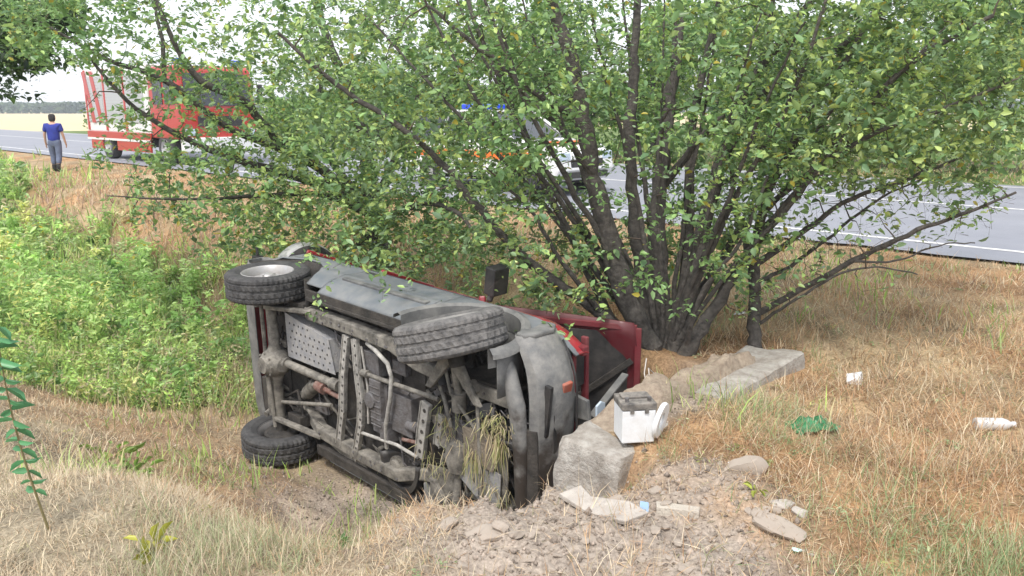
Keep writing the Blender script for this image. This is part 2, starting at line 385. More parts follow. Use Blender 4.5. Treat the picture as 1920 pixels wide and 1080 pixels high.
# ---------------------------------------------------------------- leafy weeds in the ditch
def leaf_cloud(C, N, L, W, cols, g, fold=.25, up=.35):
    """C centres (m,3); returns verts/faces of folded leaves pointing anywhere, L lengths"""
    m = len(C); d = g.normal(size=(m, 3)); d[:, 2] = d[:, 2]*.6-up*.3; d /= np.linalg.norm(d, axis=1)[:, None]
    nrm = g.normal(size=(m, 3)); nrm[:, 2] += up*3; nrm -= d*(nrm*d).sum(1)[:, None]; nrm /= np.linalg.norm(nrm, axis=1)[:, None]
    sd = np.cross(d, nrm); L = L[:, None]; Wd = W[:, None]
    b = C-d*L*.1; mid = C+d*L*.45-nrm*L*fold*.25; tip = C+d*L-nrm*L*fold*.5
    l1 = C+d*L*.25+sd*Wd*.5+nrm*Wd*fold*.6; r1 = C+d*L*.25-sd*Wd*.5+nrm*Wd*fold*.6
    l2 = C+d*L*.65+sd*Wd*.38+nrm*Wd*fold*.3; r2 = C+d*L*.65-sd*Wd*.38+nrm*Wd*fold*.3
    V = np.stack([b, l1, r1, mid, l2, r2, tip], 1).reshape(-1, 3); o = np.arange(m)[:, None]*7
    F = np.concatenate([o+np.array([q]) for q in ((0, 3, 1), (0, 2, 3), (1, 3, 4), (2, 5, 3), (3, 6, 4), (3, 5, 6))])
    return V, F, np.repeat(cols, 7, 0)
def diamond_cloud(C, L, W, cols, g):
    m = len(C); d = g.normal(size=(m, 3)); d /= np.linalg.norm(d, axis=1)[:, None]; n = g.normal(size=(m, 3)); n[:, 2] += 1; n -= d*(n*d).sum(1)[:, None]; n /= np.linalg.norm(n, axis=1)[:, None]
    sd = np.cross(d, n); L = L[:, None]; W = W[:, None]
    V = np.stack([C-d*L*.5, C+sd*W*.5+n*W*.15, C+d*L*.5, C-sd*W*.5+n*W*.15], 1).reshape(-1, 3); o = np.arange(m)[:, None]*4
    return V, np.concatenate([o+np.array([(0, 3, 2)]), o+np.array([(0, 2, 1)])]), np.repeat(cols, 4, 0)
def weeds(name, label, n, wf, hf, leaves, lsize, pal, seed, rmin=5, rmax=42, th=(-44, 10)):
    g = np.random.default_rng(seed); k = n*6
    r = rmin*(rmax/rmin)**g.random(k); a = np.radians(th[0]+(th[1]-th[0])*g.random(k)); x = r*np.sin(a); y = r*np.cos(a)
    ok = g.random(k) < wf(x, y); x = x[ok][:n]; y = y[ok][:n]; m = len(x); z = hz(x, y); h = hf(x, y)*(.4+.7*g.random(m))*(.35+1.35*fbm(x*1.7+31, y*1.7, 2))
    q = leaves; u = g.random((m, q))**.8; rad = (.035+.11*h[:, None])*(1-.4*u)
    off = g.normal(size=(m, q, 2))*rad[..., None]*.7
    lean = g.normal(size=(m, 1, 2))*.12*h[:, None, None]
    C = np.stack([x[:, None]+off[..., 0]+lean[..., 0]*u, y[:, None]+off[..., 1]+lean[..., 1]*u, z[:, None]+h[:, None]*u+.01], -1).reshape(-1, 3)
    pal = np.array(pal); pc = pal[g.integers(0, len(pal), m)]*(.75+.5*g.random(m))[:, None]
    cols = np.repeat(pc, q, 0)*(.75+.5*g.random(m*q))[:, None]
    sz = np.repeat(np.clip(r[ok][:n]/8, .8, 3.0), q)*lsize*(.6+.7*g.random(m*q))
    V, F, c = leaf_cloud(C, None, sz, sz*.42, cols, g)
    return tag(np_mesh(name, V, F, c, M_leaf), label, 'weeds', kind='stuff')
GP = [(.34, .52, .15), (.44, .62, .17), (.52, .66, .22), (.22, .36, .11), (.40, .52, .24), (.60, .62, .24), (.54, .48, .28)]
weeds('ditch_weeds', 'low leafy green weeds filling the ditch behind the car', 3300, lambda x, y: green(x, y)*offroad(x, y)*(st_of(x, y)[1] < -6.2), lambda x, y: .16+.25*fbm(x*.8, y*.8, 2)+.15*sm(-9, -13, st_of(x, y)[1]), 22, .042, GP, 5, 6, 30)
def tallw(x, y):
    s, t = st_of(x, y); return np.clip(sm(-10.3, -12.3, t+1.2*(fbm(x*.6, y*.6, 2)-.5))*sm(-2, .5, s)*(1-sm(5.0, 5.9, s-.22*np.maximum(0, -t-20))), 0, 1)
weeds('weed_thicket', 'tall feathery bright green weeds crowding the left side of the ditch', 1700, tallw, lambda x, y: (.75+.5*fbm(x*.5, y*.5, 2))*(1-.5*sm(2.5, 5, st_of(x, y)[0])), 46, .05, [(.42, .64, .20), (.50, .72, .24), (.58, .74, .30), (.34, .52, .16), (.66, .70, .26)], 6, 9, 40, (-44, -18))
weeds('goldenrod_bloom', 'yellow flower tips scattered through the tall weeds at left', 80, tallw, lambda x, y: .95+0*x, 8, .035, [(.62, .50, .06), (.55, .52, .1)], 8, 11, 26, (-44, -20))

weeds('foreground_weeds', 'small grey green weeds dotted through the dry foreground grass', 260, lambda x, y: offroad(x, y)*head(x, y)*(1-dirt(x, y))*sm(.5, .62, fbm(x*1.3+70, y*1.3, 3))*(1-green(x, y)), lambda x, y: .05+0*x, 16, .022, [(.30, .38, .20), (.40, .46, .26), (.24, .32, .14), (.42, .44, .16)], 19, 2.4, 12, (-42, 42))

weeds('broadleaf_weeds', 'coarse broad leaved weeds standing out of the ditch greenery', 420, lambda x, y: green(x, y)*offroad(x, y)*sm(.45, .6, fbm(x*1.1+90, y*1.1, 2)), lambda x, y: .42+0*x, 20, .085, [(.24, .42, .12), (.34, .54, .16), (.44, .60, .20), (.18, .32, .10)], 29, 6.5, 30, (-44, 8))
blades('straw_tufts', 16000, 2.2, 20, lambda x, y: w_dry(x, y)*sm(.56, .66, fbm(x*2.3+40, y*2.3, 2)), lambda x, y: .17+0*x, c_dry, .004, .75, label='denser tufts of pale straw standing in clumps', seed=31)
# ---------------------------------------------------------------- concrete culvert headwall
def rough_block(name, corners_lo, corners_hi, n, amp, m, seed=0, parent=None):
    """hexahedron from 4 bottom and 4 top corners, gridded and roughened"""
    b = MB(); lo = [Vector(c) for c in corners_lo]; hi = [Vector(c) for c in corners_hi]
    nx, ny, nz = n; idx = {}
    def pt(u, v, w_):
        a = lo[0].lerp(lo[1], u).lerp(lo[3].lerp(lo[2], u), v); c = hi[0].lerp(hi[1], u).lerp(hi[3].lerp(hi[2], u), v)
        return a.lerp(c, w_)
    vs = []
    def gi(i, j, k):
        if (i, j, k) not in idx:
            p = pt(i/nx, j/ny, k/nz); e = (i in (0, nx))+(j in (0, ny))+(k in (0, nz))
            cc = pt(.5, .5, .5); q = np.array(p)
            f = fbm(np.array([q[0]*5+q[2]*3+seed]), np.array([q[1]*5-q[2]*4]), 4)[0]-.5
            f2 = vn(np.array([q[0]*19+q[2]*9+seed]), np.array([q[1]*19+q[2]*7]))[0]
            p = p+(p-cc).normalized()*(amp*f*2-(e >= 2)*amp*(.2+.9*f2)-(e == 3)*amp*.8)
            idx[(i, j, k)] = len(vs); vs.append(p)
        return idx[(i, j, k)]
    fs = []
    for i in range(nx):
        for j in range(ny):
            for k in (0, nz): fs.append((gi(i, j, k), gi(i+1, j, k), gi(i+1, j+1, k), gi(i, j+1, k)))
    for i in range(nx):
        for k in range(nz):
            for j in (0, ny): fs.append((gi(i, j, k), gi(i+1, j, k), gi(i+1, j, k+1), gi(i, j, k+1)))
    for j in range(ny):
        for k in range(nz):
            for i in (0, nx): fs.append((gi(i, j, k), gi(i, j+1, k), gi(i, j+1, k+1), gi(i, j, k+1)))
    b.add(vs, fs); return b.build(name, m, parent, smooth=True)
hw = rough_block('culvert_headwall', [ST(3.05, -2.62, -1.45), ST(5.4, -2.62, -1.45), ST(5.42, -2.2, -1.45), ST(3.05, -2.18, -1.45)],
                 [ST(3.1, -2.6, -.07), ST(5.35, -2.62, -.04), ST(5.38, -2.2, -.02), ST(3.12, -2.2, -.09)], (70, 13, 26), .034, M_conc, 3)
tag(hw, 'long weathered concrete culvert wall half buried beside the trees', 'culvert wall')
# soil and litter lying on top of the wall
b = MB(); ns = 60; nq = 14; vs = []
for i_ in range(ns+1):
    s_ = 3.32+(5.2-3.32)*i_/ns
    for j_ in range(nq+1):
        t_ = -2.62+(-2.36+.12*(s_ < 4.0)*(4.0-s_)/.7-(-2.62))*j_/nq
        e = min(i_/8, 1, (ns-i_)/8)*min(j_/3, 1, (nq-j_)/3)*(.35+1.3*float(fbm(np.array([s_*7.0]), np.array([t_*9.0]), 2)[0])); e = max(0, e)
        p = ST(s_, t_); z_ = -.085+e*(.055+.09*float(fbm(np.array([p.x*6]), np.array([p.y*6]), 3)[0]))
        vs.append((p.x, p.y, z_))
b.add(vs, [(i_*(nq+1)+j_, (i_+1)*(nq+1)+j_, (i_+1)*(nq+1)+j_+1, i_*(nq+1)+j_+1) for i_ in range(ns) for j_ in range(nq)])
M_soil = mat('litter_soil', (.24, .185, .14), 1, noise=.4, nscale=30, bump=1, bscale=50, col2=(.40, .33, .25))
tag(b.build('soil', M_soil, None, smooth=True), 'strip of brown soil and litter lying on the concrete wall', 'soil', kind='stuff')

# ---------------------------------------------------------------- trees
ROWS = ["665545678899877889999988", "444545678999877889999999", "012446789999887789999999", "001345689999886789999999",
        "001345799999753799999998", "000446899999731799997532", "000356899999743798431100", "000014799998532674221100",
        "000001355654311574321000", "000000123322211442100000", "000000000000111210000000"]
GAPS = [(1068, 300, 36, 44, .62), (938, 294, 22, 13, .6), (1030, 310, 14, 10, .6), (866, 200, 24, 12, .9), (1010, 240, 26, 18, .7), (240, 262, 60, 26, .3), (412, 192, 38, 20, .4), (182, 200, 20, 60, .5), (290, 190, 26, 40, .3), (365, 105, 24, 12, .8), (300, 60, 90, 50, .45), (440, 40, 90, 40, .35), (215, 95, 50, 30, .5), (100, 165, 80, 34, .9), (1275, 320, 22, 22, .7), (1195, 60, 26, 60, .5), (940, 530, 36, 34, .85), (1000, 420, 60, 34, .4), (850, 520, 50, 30, .6)]
LEAFG = np.random.default_rng(21)
def smooth_path(pts, k=4):
    """Catmull-Rom through points, radii carried along"""
    out = []; n = len(pts)
    for i in range(n-1):
        p0, p1, p2, p3 = pts[max(i-1, 0)], pts[i], pts[i+1], pts[min(i+2, n-1)]
        for j in range(k):
            t = j/k; q = []
            for a, b_, c, d in zip(p0, p1, p2, p3):
                q.append(.5*((2*b_)+(-a+c)*t+(2*a-5*b_+4*c-d)*t*t+(-a+3*b_-3*c+d)*t**3))
            out.append(q)
    out.append(list(pts[-1])); return out
def limb_pts(spec, z_root=None):
    """spec: (u, v, depth, radius) -> smoothed world points with radii, slightly kinked"""
    pts = [(*P(u, v, d), r) for u, v, d, r in spec]; sp = smooth_path(pts, 5); out = []
    for i, q in enumerate(sp):
        k = .008+.10*q[3]; f = 0 if i == 0 else 1
        out.append((q[0]+f*random.gauss(0, k*.6), q[1]+f*random.gauss(0, k*.6), q[2]+f*random.gauss(0, k*.4), max(.004, q[3]*(1+random.uniform(-.08, .08)))))
    return out
LEAF_PAL = np.array([(.18, .31, .13), (.23, .38, .15), (.14, .25, .12), (.30, .44, .16), (.22, .34, .20), (.38, .50, .18), (.13, .21, .09)])
def make_tree(name, label, limbs, cells, dfun, seed, leaf_len, per, rootz, pal=LEAF_PAL, nbig=300, extra=0, extra_box=None, twig_r=.0045, yellow=.02, rscale=.86):
    g = np.random.default_rng(seed); random.seed(seed)
    root = thing(name, label, 'tree', (rootz[0], rootz[1], rootz[2])); inv = Matrix.Translation(-Vector(rootz))
    o3 = np.array(rootz)
    allp = []
    for nm, spec in limbs: spec[:] = [(a, b_, c, r*rscale) for a, b_, c, r in spec]
    for li, (nm, spec) in enumerate(limbs):
        lp = limb_pts(spec) if not isinstance(spec[0], Vector) else None
        mb = MB(); nsid = 12 if lp[0][3] > .05 else 8
        mb.tube([Vector(q[:3])-Vector(rootz) for q in lp], [q[3] for q in lp], nsid); 
        # bark lumps
        for a in range(len(mb.v)):
            x_, y_, z_ = mb.v[a]
        mb.build(nm, M_bark, root, smooth=True)
        allp += [(q[0], q[1], q[2], q[3]) for q in lp[2:]]
    # leaf cluster centres over the crown volume
    cen = []
    for r_, row in enumerate(ROWS):
        for c_, ch in enumerate(row):
            wgt = cells(c_*80+40, r_*60+30)
            if wgt <= 0: continue
            nn = per*int(ch)*wgt; nn = int(nn)+(g.random() < nn-int(nn))
            for _ in range(nn):
                u = (c_+g.random())*80; v = (r_+g.random())*60
                cen.append(np.array(P(u, v, dfun(u, v, g))))
    for _ in range(extra):
        u0, u1, v0, v1 = extra_box; u = g.uniform(u0, u1); v = g.uniform(v0, v1); cen.append(np.array(P(u, v, dfun(u, v, g))))
    if name == 'slender_tree':
        for _ in range(210):
            u = g.uniform(1440, 1880); v = g.uniform(340, 560-.35*(u-1440)); cen.append(np.array(P(u, v, g.uniform(5.3, 6.3))))
    if name == 'multi_stem_tree':
        for _ in range(70):
            u = g.uniform(930, 1190); v = g.uniform(430, 600); cen.append(np.array(P(u, v, g.uniform(5.5, 6.6))))
    cen = np.array(cen); LP = np.array(allp)
    dist = np.array([np.min(np.linalg.norm(LP[:, :3]-c, axis=1)) for c in cen]); order = np.argsort(dist)
    nodes = np.zeros((len(LP)+len(cen)*3, 4)); nodes[:len(LP)] = LP; cnt = len(LP)
    tw = MB(); leafC = []; leafS = []
    tv = []; 
    for k in order:
        c = cen[k]
        dd = np.linalg.norm(nodes[:cnt, :3]-c, axis=1)+nodes[:cnt, 3]*0+.25*np.maximum(0, nodes[:cnt, 2]-c[2]+.1); j = int(np.argmin(dd)); a = nodes[j, :3]; L = float(np.linalg.norm(c-a))
        if L > .85 or c[2] < hz(c[0], c[1])+.12: continue
        mid = (a+c)/2+g.normal(size=3)*L*.1; mid[2] += L*.06
        m1 = a*.55+mid*.45+g.normal(size=3)*L*.04; m2 = mid*.5+c*.5+g.normal(size=3)*L*.04
        dr = c-m2; dr = dr/(np.linalg.norm(dr)+1e-6); tip = c+dr*.12+np.array([0, 0, -.01])
        r0 = min(nodes[j, 3]*.7, .003+.006*L**.5+twig_r*.2)
        path = [a, m1, mid, m2, c, tip]; rad = [r0, r0*.9, r0*.78, r0*.62, r0*.45, .0012]
        tw.tube([Vector(q)-Vector(rootz) for q in path], rad, 4, cap=False)
        for q, rd in ((mid, rad[2]), (m2, rad[3]), (c, rad[4])):
            nodes[cnt] = (*q, rd); cnt += 1
        # leaves strung along the outer half
        cu, cv, _d = to_px(c); sparse = cu > 1450 and cv > 345
        nl = g.integers(14, 25) if not sparse else g.integers(1, 6); tt = g.random(nl)
        tt = .35+.65*tt; seg = np.array([mid, m2, c, tip]); x = np.clip((tt-.35)/.65*3, 0, 2.999); ii = x.astype(int); fr = (x-ii)[:, None]
        pp = seg[ii]*(1-fr)+seg[ii+1]*fr+g.normal(size=(nl, 3))*leaf_len*.55
        leafC.append(pp); leafS.append(np.full(nl, g.uniform(.75, 1.25)))
    tag(tw.build('twigs', M_twig, root, recalc=False), kind='stuff')
    C = np.concatenate(leafC); S = np.concatenate(leafS)
    uu, vv, dd_ = to_px(C); ok = np.ones(len(C), bool)
    for (gu, gv, gw, gh, pr) in GAPS: ok &= ~((((uu-gu)/gw)**2+((vv-gv)/gh)**2 < 1) & (g.random(len(C)) < pr))
    C = C[ok]; S = S[ok]; m = len(C)
    # clump-wise colour, leaf-wise jitter
    hue = fbm(C[:, 0]*1.4+C[:, 2]*1.1+seed, C[:, 1]*1.4-C[:, 2]*.9, 3)
    idx = np.clip(((hue-.25)*2*len(pal)+g.normal(size=m)*1.2).astype(int), 0, len(pal)-1)
    col = pal[idx]*(.7+.6*g.random(m))[:, None]; col = col*np.array((1.16, 1.12, 1.0))
    yl = g.random(m) < yellow; col[yl] = np.array((.42, .36, .06))
    Ls = leaf_len*S*(.42+1.0*g.random(m)**1.3); Wd = Ls*(.5+.12*g.random(m))
    V, F, cc = leaf_cloud(C-o3, None, Ls, Wd, col, g, up=.5)
    # the largest-looking leaves become parts of their own, the rest one part
    u, v, d = to_px(C); inside = (u > 0) & (u < 1920) & (v > 0) & (v < 1080) & (d > .5)
    score = np.where(inside, Ls/np.maximum(d, .3), 0); big = np.argsort(-score)[:nbig]; mask = np.ones(m, bool); mask[big] = False
    keepv = np.repeat(mask, 7); newi = np.cumsum(keepv)-1
    Fk = F[keepv[F[:, 0]]]; Fk = newi[Fk]
    tag(np_mesh('foliage', V[keepv], Fk, cc[keepv], M_leaf, root), kind='stuff')
    # leaf parts: a handful of shared leaf meshes
    protos = []
    for q in range(8):
        gg = np.random.default_rng(q+seed)
        Vq, Fqq, cq = leaf_cloud(np.zeros((1, 3)), None, np.array([1.0]), np.array([.55]), (pal[q % len(pal)]*gg.uniform(.8, 1.25))[None], gg, up=.5)
        me_o = np_mesh('leaf', Vq, Fqq, cq, M_leaf, root); protos.append(me_o)
    for n_, k in enumerate(big):
        if n_ < 8: o = protos[n_]
        else: o = protos[n_ % 8].copy(); COL.objects.link(o); o.parent = root
        o.location = C[k]-o3; o.scale = (Ls[k],)*3; o.rotation_euler = (g.uniform(-.5, .5), g.uniform(-.5, .5), g.uniform(0, 6.3))
    print(name, 'leaves', m, 'clusters', len(cen))
    return root

def base_on_ground(u, v, d):
    p = P(u, v, d); return (p.x, p.y, float(hz(p.x, p.y))-.03)
# multi-stemmed tree in the middle
big_limbs = [
 ('trunk', [(1236, 740, 6.0, .13), (1232, 690, 6.0, .115), (1205, 620, 5.97, .10), (1168, 540, 5.9, .105), (1142, 440, 5.85, .10), (1112, 330, 5.8, .085), (1092, 220, 5.75, .08), (1070, 110, 5.7, .065), (1035, 0, 5.6, .05), (1010, -150, 5.4, .035)]),
 ('stem', [(1248, 740, 6.05, .10), (1246, 690, 6.05, .09), (1243, 600, 6.1, .085), (1236, 480, 6.15, .08), (1238, 330, 6.2, .078), (1252, 200, 6.3, .07), (1272, 80, 6.4, .055), (1290, -120, 6.5, .035)]),
 ('stem', [(1225, 720, 6.15, .075), (1208, 600, 6.2, .075), (1198, 480, 6.25, .07), (1184, 350, 6.3, .065), (1182, 230, 6.3, .058), (1192, 100, 6.35, .045), (1200, -100, 6.4, .03)]),
 ('stem', [(1256, 730, 6.0, .095), (1262, 660, 6.0, .085), (1292, 560, 6.0, .082), (1322, 420, 6.05, .075), (1368, 250, 6.1, .065), (1425, 130, 6.1, .05), (1500, 30, 6.1, .04), (1570, -80, 6.1, .03)]),
 ('stem', [(1262, 720, 5.95, .085), (1285, 660, 5.9, .078), (1338, 580, 5.85, .06), (1402, 480, 5.8, .05), (1470, 390, 5.7, .045), (1530, 315, 5.65, .042), (1610, 215, 5.55, .034), (1720, 110, 5.4, .026), (1860, 30, 5.3, .018)]),
 ('limb', [(1222, 710, 5.95, .07), (1135, 595, 6.0, .055), (1060, 542, 6.0, .05), (980, 480, 6.0, .045), (900, 395, 5.95, .038), (828, 305, 5.9, .033), (745, 235, 5.85, .028), (625, 155, 5.8, .022), (520, 60, 5.7, .015)]),
 ('limb', [(1222, 680, 6.05, .06), (1148, 600, 6.2, .05), (1088, 480, 6.3, .042), (1012, 330, 6.4, .038), (962, 190, 6.5, .033), (905, 80, 6.6, .025), (860, -60, 6.7, .018)]),
 ('limb', [(1250, 690, 6.1, .06), (1288, 480, 6.3, .055), (1293, 310, 6.4, .05), (1312, 160, 6.5, .04), (1350, 0, 6.6, .03), (1370, -140, 6.6, .02)]),
 ('limb', [(1092, 220, 5.75, .045), (1010, 180, 5.6, .03), (900, 90, 5.5, .022), (800, 10, 5.4, .014)]),
 ('limb', [(1368, 250, 6.1, .05), (1450, 160, 6.0, .036), (1560, 100, 5.9, .028), (1660, 20, 5.8, .018)]),
 ('limb', [(1240, 350, 6.2, .05), (1320, 250, 6.0, .032), (1400, 170, 5.8, .026), (1440, 60, 5.7, .02), (1460, -60, 5.6, .014)]),
 ('limb', [(1112, 330, 5.8, .04), (1050, 240, 5.5, .025), (980, 170, 5.3, .018), (940, 60, 5.2, .012)]),
 ('limb', [(1285, 660, 5.9, .035), (1310, 560, 5.6, .022), (1390, 450, 5.5, .018), (1440, 330, 5.4, .013)]),
 ('limb', [(1130, 590, 6.0, .03), (1040, 470, 5.8, .02), (1000, 400, 5.7, .016), (930, 330, 5.6, .01)]),
]
_rf = random.Random(5)
for q in range(17):          # more slim stems of the fan, each from the common base
    ua = 680+q*68+_rf.uniform(-25, 25); va = _rf.uniform(-60, 60); dd = _rf.uniform(4.9, 6.9); ub = 1240+(q-7)*2.2
    um = ub+(ua-ub)*.42+_rf.uniform(-12, 12); r0 = _rf.uniform(.026, .042)
    r0 *= .85; big_limbs.append(('limb', [(ub, 690, 6.05, r0), (ub+(ua-ub)*.13, 560, 6.05+(dd-6)*.2, r0), (um, 370, 6.05+(dd-6)*.5, r0*.8), (ub+(ua-ub)*.72, 190, 6.05+(dd-6)*.8, r0*.55), (ua, va, dd, r0*.3)]))
def cells_big(u, v):
    if u < 560: return 0
    if u < 860: return .35 if v < 330 else .15
    if u < 1000: return .8
    if u < 1400: return 1.0
    return .7 if v < 330 else .35
def d_big(u, v, g):
    if 1040 < u < 1360: return g.uniform(6.3, 7.6) if g.random() < (.84 if v > 120 else .7) else g.uniform(4.9, 5.7)
    return g.uniform(5.0, 7.3)
make_tree('multi_stem_tree', 'large many stemmed tree rising from behind the open red bonnet', big_limbs, cells_big, d_big, 31, .048, 3.1,
          base_on_ground(1240, 700, 6.02), extra=600, extra_box=(760, 2050, -420, 0), rscale=.76)
small_limbs = [
 ('trunk', [(1418, 665, 5.95, .068), (1416, 640, 5.95, .06), (1414, 560, 5.95, .052), (1414, 470, 5.92, .05), (1428, 400, 5.9, .04), (1470, 300, 5.85, .035), (1532, 185, 5.8, .028), (1620, 60, 5.7, .02), (1680, -60, 5.6, .012)]),
 ('limb', [(1418, 588, 5.95, .03), (1500, 545, 5.8, .026), (1600, 490, 5.65, .024), (1700, 440, 5.5, .02), (1800, 403, 5.4, .015), (1905, 362, 5.3, .009)]),
 ('limb', [(1416, 495, 5.95, .03), (1498, 442, 5.9, .024), (1582, 380, 5.8, .02), (1690, 340, 5.7, .016), (1790, 300, 5.6, .01)]),
 ('limb', [(1416, 530, 5.95, .022), (1480, 500, 6.1, .018), (1562, 440, 6.2, .014), (1650, 372, 6.3, .011), (1745, 330, 6.4, .007)]),
 ('limb', [(1414, 500, 5.95, .03), (1382, 400, 6.0, .026), (1372, 300, 6.05, .02), (1392, 200, 6.1, .015)]),
 ('limb', [(1428, 400, 5.9, .028), (1520, 320, 5.6, .022), (1640, 250, 5.4, .018), (1780, 200, 5.2, .013), (1900, 150, 5.1, .009)]),
 ('limb', [(1418, 610, 5.95, .016), (1480, 570, 5.75, .012), (1560, 520, 5.6, .010), (1640, 500, 5.5, .008), (1720, 515, 5.45, .005)]),
 ('limb', [(1600, 490, 5.65, .012), (1680, 490, 5.5, .008), (1760, 460, 5.4, .006), (1830, 455, 5.35, .004)]),
]
def cells_small(u, v):
    if u < 1360: return 0
    return .75 if v < 330 else .9
make_tree('slender_tree', 'slim single trunk tree at the far end of the concrete wall', small_limbs, cells_small, lambda u, v, g: g.uniform(4.7, 6.8) if v < 300 else g.uniform(5.2, 6.5), 41, .050, 1.9,
          base_on_ground(1416, 648, 5.95), extra=260, extra_box=(1400, 2150, -350, 0), nbig=250)
back_limbs = [
 ('trunk', [(712, 500, 9.6, .17), (712, 470, 9.6, .15), (704, 430, 9.55, .14), (696, 385, 9.5, .13), (690, 330, 9.5, .1), (684, 250, 9.5, .09), (645, 150, 9.5, .07), (605, 50, 9.5, .05), (570, -80, 9.5, .03)]),
 ('limb', [(698, 400, 9.5, .09), (620, 352, 9.2, .07), (540, 328, 8.9, .06), (440, 298, 8.6, .045), (330, 250, 8.3, .033), (240, 190, 8.1, .025), (165, 105, 8, .015)]),
 ('limb', [(694, 390, 9.5, .08), (600, 315, 9.1, .06), (515, 255, 8.6, .05), (458, 190, 8.3, .045), (376, 150, 8.1, .04), (325, 75, 8.0, .03), (285, -20, 7.9, .02)]),
 ('limb', [(690, 385, 9.5, .07), (570, 300, 9.0, .05), (430, 240, 8.7, .042), (308, 150, 8.4, .036), (200, 112, 8.3, .026), (60, 30, 8.2, .014)]),
 ('limb', [(702, 405, 9.5, .06), (600, 365, 8.9, .04), (480, 368, 8.4, .024), (320, 374, 8.0, .014), (200, 366, 7.8, .005)]),
 ('limb', [(700, 385, 9.5, .06), (762, 250, 9.3, .05), (800, 120, 9.2, .04), (822, -50, 9.1, .025)]),
 ('limb', [(692, 390, 9.5, .06), (612, 285, 9.3, .045), (602, 200, 9.2, .036), (606, 80, 9.2, .026), (600, -50, 9.1, .016)]),
 ('limb', [(704, 420, 9.5, .06), (740, 400, 8.6, .045), (800, 380, 7.9, .035), (860, 400, 7.3, .025), (890, 440, 7.0, .015)]),
 ('limb', [(700, 410, 9.5, .05), (690, 440, 8.6, .035), (660, 470, 8.0, .022), (640, 520, 7.7, .01)]),
 ('limb', [(308, 150, 8.4, .03), (302, 60, 8.4, .024), (270, -40, 8.4, .016)]),
]
def cells_back(u, v): return 1.0 if u < 560 else (.85 if u < 860 else (.35 if u < 1000 else 0))
def d_back(u, v, g):
    k = np.clip((u-150)/550, 0, 1)
    if v > 330: return g.uniform(7.2, 8.9)+.3*k
    return g.uniform(7.1, 8.9+1.2*k)
make_tree('spreading_tree', 'spreading tree behind the car with limbs reaching left over the ditch', back_limbs, cells_back, d_back, 51, .058, 4.1,
          base_on_ground(712, 478, 9.6), extra=330, extra_box=(60, 950, -300, 0), yellow=.03)
dark_limbs = [
 ('trunk', [(-330, 640, 10.5, .24), (-330, 500, 10.5, .2), (-330, 320, 10.5, .17), (-315, 150, 10.4, .15), (-290, 0, 10.3, .12), (-260, -150, 10.2, .1)]),
 ('limb', [(-315, 150, 10.4, .08), (-200, 60, 10.0, .06), (-80, 40, 9.6, .04), (60, 60, 9.2, .02)]),
 ('limb', [(-295, 0, 10.3, .08), (-160, -40, 9.9, .05), (0, -10, 9.5, .035), (90, 20, 9.2, .015)]),
]
_R = ROWS
ROWS = ["97", "93", "30"]
make_tree('shaded_tree', 'shaded tree whose branches hang into the top left corner', dark_limbs, lambda u, v: 1.0 if u+.5*v < 150 else .25, lambda u, v, g: g.uniform(8.8, 10.6), 61, .08, 8,
          base_on_ground(-330, 395, 10.5), pal=np.array([(.035, .07, .03), (.05, .10, .035), (.03, .055, .025), (.09, .16, .05)]), nbig=60, extra=480, extra_box=(-420, 20, -260, 100), yellow=0)  # leaf palette darkened: this tree's shade is put into its colours
ROWS = _R
# ---------------------------------------------------------------- the overturned car (built upright, x forward, y left, z up, then laid on its left side)
car = thing('overturned_car', 'red and grey small off-road car lying on its left side in the ditch', 'car')
car.matrix_world = Matrix(((0.7125056, 0.0099342, 0.7015961, -1.42992), (-0.7012767, 0.0434039, 0.7115667, 5.46293), (-0.0233832, -0.9990082, 0.0378921, -.48859), (0, 0, 0, 1)))
AX = 1.15; ZC = .36; RA = .43
def side_y(x, z):
    y = .80
    if z < .62: y -= .11*((.62-z)/.24)**2*.9
    if z > .90: y -= .06*((z-.90)/.14)
    if x > 1.35: y -= .16*((x-1.35)/.45)**2
    if x < -1.4: y -= .12*((-1.4-x)/.35)**2
    y += .012*math.exp(-((z-.66)/.03)**2)      # swage line
    return y
ztop = lambda x: 1.03 if x < .7 else 1.03-.10*((x-.7)/1.1)**1.5
def side_panel(name, x0, x1, sgn, z_lo, z_hi, parent=car):
    nx = max(4, int((x1-x0)/.028)); nz = 26; idx = {}; vs = []; pos = {}
    for i in range(nx+1):
        for k in range(nz+1):
            x = x0+(x1-x0)*i/nx; zl = z_lo(x) if callable(z_lo) else z_lo; z = zl+(z_hi(x)-zl)*k/nz; pos[i, k] = [x, z, False]
            for cx in (-AX, AX):
                d = math.hypot(x-cx, z-ZC)
                if d < RA: pos[i, k][2] = True
    snap = {}
    for (i, k), (x, z, ins) in pos.items():
        if ins and any(not pos.get((i+a, k+b_), [0, 0, True])[2] for a in (-1, 0, 1) for b_ in (-1, 0, 1)):
            cx = AX if x > 0 else -AX; d = math.hypot(x-cx, z-ZC) or 1e-4; snap[i, k] = (cx+(x-cx)/d*RA, ZC+(z-ZC)/d*RA)
    def vid(i, k):
        if (i, k) not in idx:
            x, z = snap.get((i, k), pos[i, k][:2]); idx[i, k] = len(vs); vs.append((x, sgn*side_y(x, z), z))
        return idx[i, k]
    b = MB(); fs = []; mi = []
    for i in range(nx):
        for k in range(nz):
            q = [(i, k), (i+1, k), (i+1, k+1), (i, k+1)]
            if sum(pos[a][2] for a in q) == 4: continue
            if sum(1 for a in q if pos[a][2] and a not in snap): continue
            fs.append(tuple(vid(*a) for a in q)); zc = sum(pos[a][1] for a in q)/4
            xc = x0+(x1-x0)*(i+.5)/nx; mi.append(1 if zc > min(.915, ztop(xc)-.10) else 0)
    b.v = vs; b.f = fs; b.m = mi
    return b.build(name, [M_greyp, M_red], parent, smooth=True, solid=.012)
